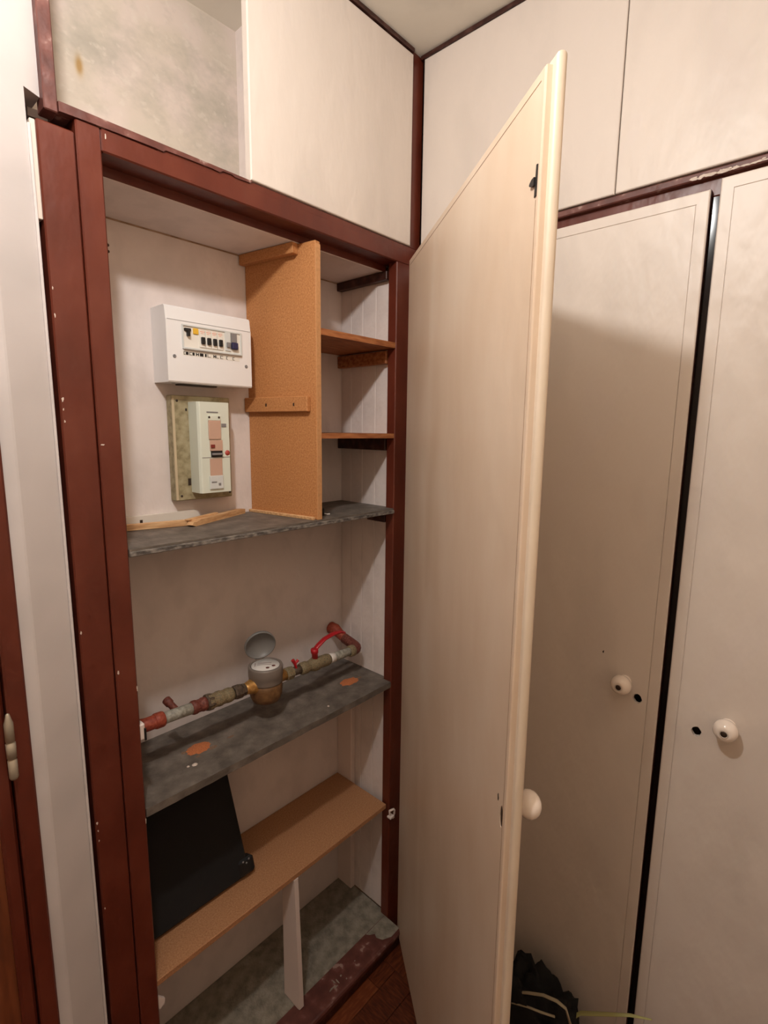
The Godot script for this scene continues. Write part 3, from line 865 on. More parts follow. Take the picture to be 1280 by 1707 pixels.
func wardrobe():
	var c := thing("wardrobe", "fitted wardrobe of cream doors with white knobs at right angles to the meter cupboard", "wardrobe", Vector3(0.1, 0, 0.7))
	part(c, "rail", box(Vector3(0.0125, 2.0, 0.0), Vector3(0.04, 2.0335, 1.37), 0.002), "maroon paint")
	part(c, "rail_lip", box(Vector3(0.0, 2.031, 0.0), Vector3(0.04, 2.0443, 1.37), 0.002), "worn maroon paint", "upper lip of the rail with chipped paint")
	var ch := begin()
	var rng := RandomNumberGenerator.new()
	rng.seed = 44
	var t := Transform3D(Basis(Vector3(0, 0, 1), Vector3(0, 1, 0), Vector3(-1, 0, 0)), Vector3(0.0002, 0, 0))
	for i in 46:
		var zz := rng.randf_range(0.64, 0.84)
		ch = begin()
		add_prism(ch, blob(zz, 2.0335 + rng.randf_range(-0.001, 0.003) + (zz - 0.64) * 0.01, rng.randf_range(0.002, 0.009), rng.randf_range(0.0006, 0.0022), 500 + i, 0.4, 10), t, 0.0004 + 0.00001 * i)
		part(c, "paint_chip", ch, "bare white")
	part(c, "post", post_shape(), "black gloss", "glossy black post between the two doors")
	part(c, "plinth", box(Vector3(0.03, 0, 0.0), Vector3(0.05, 0.06, 1.37), 0.001), "dark wood")
	var doors := [[0.004, 0.6755, 0.06, 2.0085, Vector2(0.634, 1.0085), Vector2(0.606, 1.040), "cream wardrobe door half hidden behind the open cupboard door"], [0.6905, 1.362, 0.06, 2.0225, Vector2(0.748, 0.981), Vector2(0.799, 1.016), "cream wardrobe door at the right edge"]]
	for d in doors:
		var st := begin()
		var tt := Transform3D(Basis(Vector3(0, 0, 1), Vector3(0, 1, 0), Vector3(-1, 0, 0)), Vector3(-0.004, d[2], d[0]))
		var hole := blob(d[4].x - d[0], d[4].y - d[2], 0.0088, 0.0104, 21 if d[0] < 0.1 else 22, 0.10, 16)
		add_slab(st, d[1] - d[0], d[3] - d[2], 0.0155, 0.0215, tt, [hole], 0.009)
		var leaf := part(c, "door", st, "pink cream paint", d[6])
		part(leaf, "edge_band", box(Vector3(-0.0015, d[2], d[1] - 0.0002 if d[0] < 0.1 else d[0] - 0.0005), Vector3(0.0115, d[3], d[1] + 0.0006 if d[0] < 0.1 else d[0] + 0.0002), 0.0002), "dark wood")
		var kt := Transform3D(Basis(Vector3(0, 0, 1), Vector3(-1, 0, 0), Vector3(0, -1, 0)), Vector3(-0.004, d[5].y, d[5].x))
		part(leaf, "knob", knob_shape(kt), "porcelain", "white porcelain knob with a dark screw in its centre")
		part(leaf, "knob_ring", lathe([[0.0080, 0.0416], [0.0076, 0.0434], [0.0058, 0.0434], [0.0056, 0.0418]], kt, 20), "knob ring")
		part(leaf, "knob_screw", lathe([[0.0058, 0.0414], [0.0056, 0.0430], [0.0036, 0.0437], [0.0, 0.0438]], kt, 16), "screw and hole shade")
		var nick := begin()
		if d[0] < 0.1:
			add_prism(nick, blob(0.556, 1.092, 0.0018, 0.0035, 31, 0.4, 8), Transform3D(Basis(Vector3(0, 0, 1), Vector3(0, 1, 0), Vector3(-1, 0, 0)), Vector3(-0.0038, 0, 0)), 0.0006)
			part(leaf, "nick", nick, "screw and hole shade")

# ------------------------------------------------------------------ electrics
func post_shape() -> SurfaceTool:
	# a square post with a slightly crowned face
	var st := begin()
	var mid := 0.66
	var curve := 0.32
	st.set_smooth_group(1)
	var n := 12
	for i in n:
		var z0 := lerpf(0.625, 0.715, float(i) / n)
		var z1 := lerpf(0.625, 0.715, float(i + 1) / n)
		var x0 := 0.0128 + curve - sqrt(curve * curve - pow(z0 - mid, 2))
		var x1 := 0.0128 + curve - sqrt(curve * curve - pow(z1 - mid, 2))
		quad(st, Vector3(x0, 0.06, z0), Vector3(x1, 0.06, z1), Vector3(x1, 1.9995, z1), Vector3(x0, 1.9995, z0), Vector3(-1, 0, 0))
	st.set_smooth_group(-1)
	add_box(st, Vector3(0.0192, 0.06, 0.6255), Vector3(0.05, 1.9995, 0.7145), 0.0)
	return st

func consumer_unit():
	var x0 := -0.6265
	var x1 := -0.424
	var y0 := 1.669
	var y1 := 1.824
	var zb := -DEPTH + 0.0015
	var zf := -0.1555
	var c := thing("consumer_unit", "white wall-mounted consumer unit with a row of circuit breakers, above the older olive board", "fuse box", Vector3((x0 + x1) / 2, y0, zb))
	# body: top front edge slopes back a little
	var prof := [Vector2(zb, y0), Vector2(zf - 0.002, y0 - 0.001), Vector2(zf, y0 + 0.002), Vector2(zf, y1 - 0.029), Vector2(zf - 0.001, y1 - 0.027), Vector2(zf - 0.004, y1 - 0.004), Vector2(zf - 0.007, y1), Vector2(zb, y1)]
	var st := begin()
	# end caps with a slight chamfer: three slices
	var flat_t := Transform3D(Basis(Vector3(0, 0, 1), Vector3(0, 1, 0), Vector3(-1, 0, 0)), Vector3(x1, 0, 0))
	add_prism(st, prof, flat_t, x1 - x0)
	part(c, "body", st, "unit white")
	part(c, "cover_seam", box(Vector3(x0 + 0.003, y1 - 0.0295, zf - 0.0005), Vector3(x1 - 0.001, y1 - 0.0282, zf + 0.0003), 0.0001), "unit seam")
	part(c, "window_frame", frame_shape(-0.593, -0.4495, 1.7385, 1.789, zf, 0.0035, 0.003), "pale grey plastic")
	part(c, "bay", box(Vector3(-0.5905, 1.7405, zf - 0.0002), Vector3(-0.452, 1.787, zf + 0.0006), 0.0002), "label paper")
	part(c, "window_lip", box(Vector3(-0.5915, 1.7375, zf), Vector3(-0.4525, 1.7420, zf + 0.006), 0.0015), "pale grey plastic")
	# the main switch with its T-shaped black lever
	var sw := begin()
	add_box(sw, Vector3(-0.588, 1.7755, zf), Vector3(-0.5735, 1.7815, zf + 0.005), 0.0008)
	add_box(sw, Vector3(-0.583, 1.765, zf), Vector3(-0.5775, 1.777, zf + 0.009), 0.001)
	part(c, "main_switch", sw, "black plastic", "black T-shaped main switch")
	part(c, "test_button", box(Vector3(-0.568, 1.7715, zf + 0.0003), Vector3(-0.556, 1.7835, zf + 0.003), 0.0006), "yellow sticker", "yellow test button")
	for i in 4:
		var x := -0.5475 + i * 0.0142
		var b := part(c, "breaker", box(Vector3(x - 0.0066, 1.7455, zf + 0.0004), Vector3(x + 0.0066, 1.7835, zf + 0.0032), 0.0006), "label paper")
		part(b, "toggle", box(Vector3(x - 0.0042, 1.7525, zf + 0.003), Vector3(x + 0.0042, 1.767, zf + 0.0085), 0.0012), "black plastic", "black breaker toggle")
		var pr := begin()
		add_box(pr, Vector3(x - 0.0052, 1.7775, zf + 0.0031), Vector3(x + 0.0052, 1.7792, zf + 0.0034), 0.0)
		add_box(pr, Vector3(x - 0.004, 1.7742, zf + 0.0031), Vector3(x + 0.003, 1.7754, zf + 0.0034), 0.0)
		add_box(pr, Vector3(x - 0.005, 1.7815, zf + 0.0031), Vector3(x + 0.004, 1.7822, zf + 0.0034), 0.0)
		part(b, "print", pr, "pink print")
	var b2 := part(c, "breaker", box(Vector3(-0.4925, 1.7455, zf + 0.0004), Vector3(-0.4785, 1.786, zf + 0.0032), 0.0006), "pale grey plastic")
	part(b2, "toggle", box(Vector3(-0.490, 1.7525, zf + 0.003), Vector3(-0.481, 1.764, zf + 0.0075), 0.0012), "grey plastic", "grey breaker toggle")
	part(c, "isolator_block", box(Vector3(-0.477, 1.7655, zf + 0.0004), Vector3(-0.463, 1.7855, zf + 0.004), 0.0006), "grey plastic")
	part(c, "isolator_switch", box(Vector3(-0.4775, 1.750, zf + 0.0004), Vector3(-0.4625, 1.765, zf + 0.009), 0.0015), "navy plastic", "navy blue isolator switch")
	# paper strip of hand-lettered tags under the breakers
	var strip := part(c, "label_strip", box(Vector3(-0.592, 1.7255, zf - 0.0001), Vector3(-0.456, 1.7345, zf + 0.0004), 0.0001), "label paper")
	var mk := begin()
	var rng := RandomNumberGenerator.new()
	rng.seed = 3
	for g in [[-0.5905, -0.587, 0], [-0.586, -0.580, 1], [-0.578, -0.572, 0], [-0.571, -0.566, 1], [-0.563, -0.556, 2], [-0.554, -0.5455, 1], [-0.542, -0.538, 1], [-0.536, -0.528, 0], [-0.522, -0.516, 2], [-0.515, -0.509, 0], [-0.505, -0.498, 0], [-0.49, -0.486, 0], [-0.474, -0.469, 0]]:
		# each tag is a little outlined or filled mark
		var a: float = g[0]
		var b: float = g[1]
		var zz0 := zf + 0.0004
		var zz1 := zf + 0.0007
		if g[2] == 1:
			add_box(mk, Vector3(a, 1.7268, zz0), Vector3(b, 1.7332, zz1), 0.0)
		elif g[2] == 2:
			add_box(mk, Vector3(a, 1.7268, zz0), Vector3(a + 0.002, 1.7332, zz1), 0.0)
			add_box(mk, Vector3(b - 0.002, 1.7268, zz0), Vector3(b, 1.7332, zz1), 0.0)
			add_box(mk, Vector3(a, 1.729, zz0), Vector3(b, 1.731, zz1), 0.0)
		else:
			add_box(mk, Vector3(a, 1.7268, zz0), Vector3(a + 0.0012, 1.7332, zz1), 0.0)
			add_box(mk, Vector3(a, 1.7268, zz0), Vector3(b, 1.7278, zz1), 0.0)
			if rng.randf() > 0.4:
				add_box(mk, Vector3(a, 1.7322, zz0), Vector3(b, 1.7332, zz1), 0.0)
	part(strip, "print", mk, "black plastic")
	for p in [Vector2(-0.611, 1.7215), Vector2(-0.4385, 1.7160)]:
		part(c, "screw", lathe([[0.0038, 0.0], [0.0036, 0.0012], [0.0015, 0.0016], [0.0012, 0.0009], [0.0, 0.0008]], along(Vector3(0, 0, 1), Vector3(p.x, p.y, zf)), 14), "grey plastic")
	var kn := begin()
	add_box(kn, Vector3(-0.607, y0 - 0.0008, -0.185), Vector3(-0.600, y0 + 0.001, -0.178), 0.0)
	add_box(kn, Vector3(-0.585, y0 - 0.0035, -0.212), Vector3(-0.495, y0 + 0.001, -0.190), 0.001)
	part(c, "cable_slot_shade", kn, "screw and hole shade")  # dark blocks, the shade of the cable openings put into their colour

func frame_shape(x0: float, x1: float, y0: float, y1: float, z: float, w: float, h: float) -> SurfaceTool:
	var st := begin()
	add_box(st, Vector3(x0, y1 - w, z), Vector3(x1, y1, z + h), 0.0006)
	add_box(st, Vector3(x0, y0, z), Vector3(x1, y0 + w, z + h), 0.0006)
	add_box(st, Vector3(x0, y0 + w, z), Vector3(x0 + w, y1 - w, z + h), 0.0006)
	add_box(st, Vector3(x1 - w, y0 + w, z), Vector3(x1, y1 - w, z + h), 0.0006)
	return st

func isolator_box():
	var zb := -DEPTH + 0.0015
	var x0 := -0.6035
	var x1 := -0.461
	var y0 := 1.409
	var y1 := 1.644
	var zf := -0.196
	var c := thing("isolator_box", "older pale green main switch box on an olive mounting board, below the white consumer unit", "fuse box", Vector3((x0 + x1) / 2, y0, zb))
	var bd := part(c, "mounting_board", box(Vector3(x0, y0, zb), Vector3(x1, y1, zf), 0.002), "olive board", "olive mounting board with a raised pale rim")
	part(bd, "rim_strip", box(Vector3(x0 + 0.0005, y0 + 0.002, zf - 0.001), Vector3(x0 + 0.006, y1 - 0.006, zf + 0.0012), 0.0006), "pale rim")
	part(bd, "top_strip", box(Vector3(x0 + 0.0005, y1 - 0.010, zf - 0.001), Vector3(x1 - 0.001, y1 - 0.001, zf + 0.0010), 0.0006), "olive board")
	for p in [Vector2(-0.591, 1.632), Vector2(-0.590, 1.420), Vector2(-0.468, 1.628), Vector2(-0.468, 1.420)]:
		part(bd, "screw", lathe([[0.0028, 0.0], [0.0025, 0.0012], [0.0, 0.0014]], along(Vector3(0, 0, 1), Vector3(p.x, p.y, zf)), 12), "screw and hole shade")
	part(bd, "knockout_shade", box(Vector3(-0.5735, 1.443, zf - 0.0004), Vector3(-0.5665, 1.459, zf + 0.0006), 0.0002), "screw and hole shade")  # dark plate painted for the shade inside the opening
	part(bd, "knockout_shade", box(Vector3(-0.5725, 1.610, zf - 0.0004), Vector3(-0.5685, 1.616, zf + 0.0006), 0.0002), "screw and hole shade")
	# the switch case: bevelled left side
	var u0 := -0.5655
	var u1 := -0.4885
	var v0 := 1.4275
	var v1 := 1.6305
	var uz := -0.1535
	var st := begin()
	add_prism(st, [Vector2(u0, zf), Vector2(u0, uz - 0.006), Vector2(u0 + 0.003, uz - 0.001), Vector2(u0 + 0.006, uz), Vector2(u1 - 0.002, uz), Vector2(u1, uz - 0.002), Vector2(u1, zf)], Transform3D(Basis(Vector3(1, 0, 0), Vector3(0, 0, 1), Vector3(0, -1, 0)), Vector3(0, v1, 0)), v1 - v0)
	part(c, "case", st, "aged white plastic", "pale greenish white switch case")
	part(c, "case_joint", box(Vector3(u0 + 0.006, 1.5065, uz - 0.0004), Vector3(u1 - 0.0005, 1.5082, uz + 0.0004), 0.0001), "unit seam")
	part(c, "name_bar", box(Vector3(-0.545, 1.6065, uz - 0.0002), Vector3(-0.517, 1.6095, uz + 0.0006), 0.0002), "grey plastic")
	st = begin()
	add_box(st, Vector3(-0.543, 1.590, uz), Vector3(-0.5125, 1.6015, uz + 0.003), 0.001)
	part(c, "fixing_bridge", st, "aged white plastic")
	st = begin()
	for x in [-0.5405, -0.5165]:
		add_lathe(st, [[0.0026, 0.0], [0.0022, 0.0010], [0.0, 0.0012]], along(Vector3(0, 0, 1), Vector3(x, 1.597, uz + 0.003)), 12)
	part(c, "screw", st, "screw and hole shade")
	part(c, "module", box(Vector3(-0.5425, 1.548, uz), Vector3(-0.5125, 1.590, uz + 0.004), 0.001), "beige module", "beige switch module")
	part(c, "module", box(Vector3(-0.5405, 1.522, uz), Vector3(-0.5095, 1.5465, uz + 0.0035), 0.001), "beige module")
	part(c, "button", box(Vector3(-0.540, 1.529, uz + 0.0035), Vector3(-0.530, 1.5365, uz + 0.006), 0.0008), "dark red plastic", "small dark red button")
	var lv := begin()
	add_box(lv, Vector3(-0.538, 1.5085, uz), Vector3(-0.5105, 1.522, uz + 0.003), 0.0005)
	part(c, "switch_slot", lv, "black plastic")
	part(c, "switch_toggle", box(Vector3(-0.5375, 1.5125, uz + 0.003), Vector3(-0.5115, 1.5175, uz + 0.008), 0.001), "grey plastic", "grey switch toggle in a black slot")
	part(c, "module", box(Vector3(-0.5415, 1.466, uz - 0.0002), Vector3(-0.511, 1.505, uz + 0.0015), 0.0006), "beige module")
	part(c, "seal_window", box(Vector3(-0.544, 1.4355, uz), Vector3(-0.511, 1.466, uz + 0.004), 0.0012), "pale grey plastic", "grey seal cover at the bottom")
	st = begin()
	add_box(st, Vector3(-0.541, 1.450, uz + 0.004), Vector3(-0.528, 1.453, uz + 0.0046), 0.0002)
	add_box(st, Vector3(-0.524, 1.443, uz + 0.004), Vector3(-0.518, 1.449, uz + 0.0046), 0.0002)
	part(c, "seal_mark", st, "grey plastic")
	part(c, "tag", box(Vector3(-0.5095, 1.5755, uz), Vector3(-0.4975, 1.5835, uz + 0.0012), 0.0003), "grey plastic")
	part(c, "sticker", lathe([[0.0062, 0.0], [0.0060, 0.0007], [0.0, 0.0008]], along(Vector3(0, 0, 1), Vector3(-0.4965, 1.517, uz)), 16), "red plastic", "round red sticker")

# ------------------------------------------------------------------ water
func pipe_at(x: float) -> Vector3:
	# the axis of the run, falling slightly to the right
	return Vector3(x, lerpf(0.9635, 0.9360, (x + 0.72) / 0.6), -0.1)

func pipe_bit(x0: float, x1: float, prof: Array, seg := 24, smooth := true) -> SurfaceTool:
	# prof: [radius, 0..1] along the run from x0 to x1
	var a := pipe_at(x0)
	var b := pipe_at(x1)
	var p := []
	for q in prof:
		p.append([q[0], q[1] * (b - a).length()])
	return lathe(p, along(b - a, a), seg, smooth)

func water_pipe():
	var c := thing("water_pipe", "old galvanised water pipe with red elbows and a red lever valve above the slate shelf", "pipe", Vector3(-0.45, 0.853, -0.1))
	var l := pipe_at(-0.742)
	part(c, "elbow", sweep([l + Vector3(-0.018, 0.004, -0.121)] + bend(l + Vector3(-0.018, 0.002, -0.1), l + Vector3(-0.018, 0, 0), pipe_at(-0.70), 0.026) + [pipe_at(-0.722)], [0.0135, 0.0145, 0.0145, 0.0145, 0.0145, 0.0145, 0.0145, 0.0145, 0.0145, 0.0145, 0.0145]), "red oxide paint", "red oxide painted elbow at the left end")
	part(c, "elbow_socket", pipe_bit(-0.722, -0.702, [[0.0, 0], [0.0155, 0.0], [0.0165, 0.15], [0.0165, 0.85], [0.0150, 1.0], [0.0, 1.0]]), "red oxide paint")
	part(c, "pipe", pipe_bit(-0.706, -0.630, [[0.0, 0], [0.0125, 0.0], [0.0125, 1.0], [0.0, 1.0]]), "galvanised pipe")
	part(c, "coupling", pipe_bit(-0.640, -0.604, [[0.0, 0], [0.0135, 0.0], [0.0155, 0.1], [0.0155, 0.3], [0.0140, 0.38], [0.0140, 0.62], [0.0155, 0.7], [0.0155, 0.9], [0.0135, 1.0], [0.0, 1.0]]), "dark red oxide", "dark red pipe coupling")
	# a short plugged branch behind the pipe
	var s := pipe_at(-0.668)
	part(c, "branch_plug", lathe([[0.0, 0], [0.0075, 0.0], [0.0075, 0.030], [0.0095, 0.031], [0.0095, 0.044], [0.0, 0.046]], along(Vector3(-0.15, 0.35, -0.9), s + Vector3(0.0, 0.0, -0.004)), 14), "dark red oxide")
	part(c, "union", pipe_bit(-0.604, -0.535, [[0.0, 0], [0.0165, 0.0], [0.0185, 0.05], [0.0185, 0.16], [0.0165, 0.22], [0.0165, 0.34], [0.0178, 0.4], [0.0178, 0.5], [0.0160, 0.56], [0.0160, 0.68], [0.0172, 0.74], [0.0172, 0.84], [0.0150, 0.95], [0.0, 1.0]], 20), "corroded fitting", "corroded ribbed pipe union")
	part(c, "union_nut", pipe_bit(-0.606, -0.590, [[0.0, 0], [0.0175, 0.0], [0.0195, 0.2], [0.0195, 0.8], [0.0175, 1.0], [0.0, 1.0]], 8, false), "dark fitting")
	part(c, "union_nut", pipe_bit(-0.535, -0.505, [[0.0, 0], [0.0150, 0.0], [0.0172, 0.15], [0.0172, 0.6], [0.0150, 0.75], [0.0150, 1.0], [0.0, 1.0]], 8, false), "dark fitting", "dark hexagonal nut before the meter")
	# right of the meter
	part(c, "union_nut", pipe_bit(-0.386, -0.362, [[0.0, 0], [0.0150, 0.0], [0.0170, 0.15], [0.0170, 0.85], [0.0150, 1.0], [0.0, 1.0]], 8, false), "corroded fitting")
	var tg := begin()
	var tp := pipe_at(-0.352)
	add_sweep(tg, [tp + Vector3(0, 0.008, 0.004), tp + Vector3(-0.004, 0.022, 0.004), tp + Vector3(-0.010, 0.034, 0.002)], [0.0032, 0.004, 0.005], 10)
	add_sweep(tg, [tp + Vector3(-0.004, 0.022, 0.004), tp + Vector3(0.006, 0.030, 0.004)], [0.003, 0.0042], 10)
	part(c, "drain_tap", tg, "lever red", "tiny red drain tap")
	part(c, "pipe", pipe_bit(-0.364, -0.335, [[0.0, 0], [0.0115, 0.0], [0.0115, 1.0], [0.0, 1.0]]), "dark fitting")
	var v := part(c, "valve_body", pipe_bit(-0.337, -0.235, [[0.0, 0], [0.0140, 0.0], [0.0165, 0.06], [0.0165, 0.2], [0.0135, 0.26], [0.0150, 0.34], [0.0190, 0.46], [0.0190, 0.56], [0.0150, 0.68], [0.0165, 0.74], [0.0165, 0.92], [0.0140, 1.0], [0.0, 1.0]], 20), "corroded fitting", "corroded ball valve body")
	var vp := pipe_at(-0.285)
	var lv := begin()
	add_lathe(lv, [[0.0, 0.0], [0.0085, 0.0], [0.0085, 0.022], [0.0105, 0.024], [0.0105, 0.034], [0.007, 0.036], [0.0, 0.037]], along(Vector3(-0.1, 1, 0.05), vp + Vector3(0, 0.010, 0)), 14)
	var pth := [vp + Vector3(-0.002, 0.040, 0.0), vp + Vector3(0.012, 0.050, 0.0), vp + Vector3(0.034, 0.061, 0.0), vp + Vector3(0.062, 0.066, 0.0), vp + Vector3(0.092, 0.064, -0.003), vp + Vector3(0.112, 0.056, -0.005)]
	add_sweep(lv, pth, [0.0075, 0.0085, 0.0080, 0.0085, 0.0085, 0.0065], 12, 0.55, Vector3.UP)
	part(v, "lever", lv, "lever red", "bright red curved valve lever")
	part(c, "pipe", pipe_bit(-0.237, -0.140, [[0.0, 0], [0.0120, 0.0], [0.0120, 1.0], [0.0, 1.0]]), "galvanised pipe")
	part(c, "thread_tape", pipe_bit(-0.236, -0.216, [[0.0, 0], [0.0130, 0.0], [0.0136, 0.3], [0.0130, 1.0], [0.0, 1.0]]), "dial white")
	var r := pipe_at(-0.118)
	part(c, "elbow", sweep([pipe_at(-0.142)] + bend(pipe_at(-0.16), r, r + Vector3(0, 0.012, -0.07), 0.022) + [r + Vector3(0, 0.013, -0.062)], [0.0150]), "dark red oxide", "dark red elbow at the right end turning to the wall")
	part(c, "elbow_socket", pipe_bit(-0.158, -0.140, [[0.0, 0], [0.0150, 0.0], [0.0164, 0.15], [0.0164, 0.85], [0.0150, 1.0], [0.0, 1.0]]), "corroded fitting")
	part(c, "wall_socket", sweep([r + Vector3(0, 0.013, -0.060), r + Vector3(0, 0.022, -0.085), r + Vector3(-0.001, 0.030, -0.100), r + Vector3(-0.002, 0.031, -0.1205)], [0.0135, 0.0150, 0.0175, 0.0185, 0.0185]), "red oxide paint", "rusty socket where the pipe enters the back wall")

func water_meter():
	var p := pipe_at(-0.444)
	var c := thing("water_meter", "round grey and brass water meter with its lid flipped open above the slate shelf", "water meter", Vector3(p.x, p.y - 0.052, p.z))
	var base := Transform3D(Basis(), Vector3(p.x, 0, p.z))
	var y := p.y
	part(c, "body", lathe([[0.0, y - 0.050], [0.022, y - 0.050], [0.034, y - 0.044], [0.0395, y - 0.030], [0.0405, y - 0.012], [0.0395, y + 0.004], [0.0, y + 0.004]], base, 36), "dark brass", "tarnished brass lower body")
	part(c, "inlet_cone", pipe_bit(-0.5045, -0.468, [[0.0, 0], [0.0135, 0.0], [0.0140, 0.1], [0.0205, 0.8], [0.0225, 1.0], [0.0, 1.0]], 24), "brass", "brass inlet cone")
	part(c, "outlet_neck", pipe_bit(-0.416, -0.3865, [[0.0, 0], [0.0200, 0.0], [0.0165, 0.3], [0.0140, 0.45], [0.0140, 1.0], [0.0, 1.0]], 24), "brass")
	var cv := part(c, "cover", lathe([[0.0, y + 0.002], [0.0405, y + 0.002], [0.0415, y + 0.006], [0.0415, y + 0.018], [0.0425, y + 0.020], [0.0425, y + 0.042], [0.0415, y + 0.045], [0.0375, y + 0.0465], [0.0365, y + 0.0450], [0.0360, y + 0.0420], [0.0, y + 0.0420]], base, 40), "meter grey", "grey plastic meter head")
	var dial := part(cv, "dial", lathe([[0.0, y + 0.0425], [0.0335, y + 0.0425], [0.0345, y + 0.0432], [0.0340, y + 0.0440], [0.0, y + 0.0440]], base, 36), "dial white", "white dial with small pointers")
	dial.get_mesh()
	var mk := begin()
	var ty := y + 0.0440
	var rt := Transform3D(Basis(Vector3.UP, deg_to_rad(-38)), Vector3(p.x, 0, p.z))
	add_box(mk, Vector3(-0.020, ty, -0.012), Vector3(0.014, ty + 0.0003, -0.0108), 0.0, rt)
	add_box(mk, Vector3(-0.020, ty, -0.003), Vector3(0.014, ty + 0.0003, -0.0018), 0.0, rt)
	add_box(mk, Vector3(-0.026, ty, -0.012), Vector3(-0.0248, ty + 0.0003, 0.006), 0.0, rt)
	for q in [Vector2(0.006, 0.016), Vector2(0.020, 0.006)]:
		add_lathe(mk, [[0.0046, 0.0], [0.0046, 0.0004], [0.0, 0.0005]], rt * Transform3D(Basis(), Vector3(q.x, ty, q.y)), 14)
	part(cv, "dial_mark", mk, "dark red oxide")
	# lid, hinged at the back left and leaning back
	var h := Vector3(p.x + 0.010, y + 0.0465, p.z - 0.0405)
	var n := Vector3(-0.33, -0.22, 0.90).normalized()
	var upv := (Vector3.UP - n * n.y).normalized()
	var lc := h + upv * 0.0405
	var lt := Transform3D(Basis(upv.cross(n), n, upv), lc)
	lt.basis = lt.basis.orthonormalized()
	var lid := part(c, "lid", lathe([[0.0, -0.003], [0.0370, -0.003], [0.0390, -0.001], [0.0390, 0.006], [0.0370, 0.0065], [0.0362, 0.0055], [0.0358, 0.0], [0.0, 0.0]], lt, 36), "lid grey", "open round grey lid")
	var hg := begin()
	add_sweep(hg, [h + upv.cross(n) * 0.010 + Vector3(0, -0.001, 0), h - upv.cross(n) * 0.010 + Vector3(0, -0.001, 0)], [0.0035], 12)
	part(lid, "hinge", hg, "lid grey")

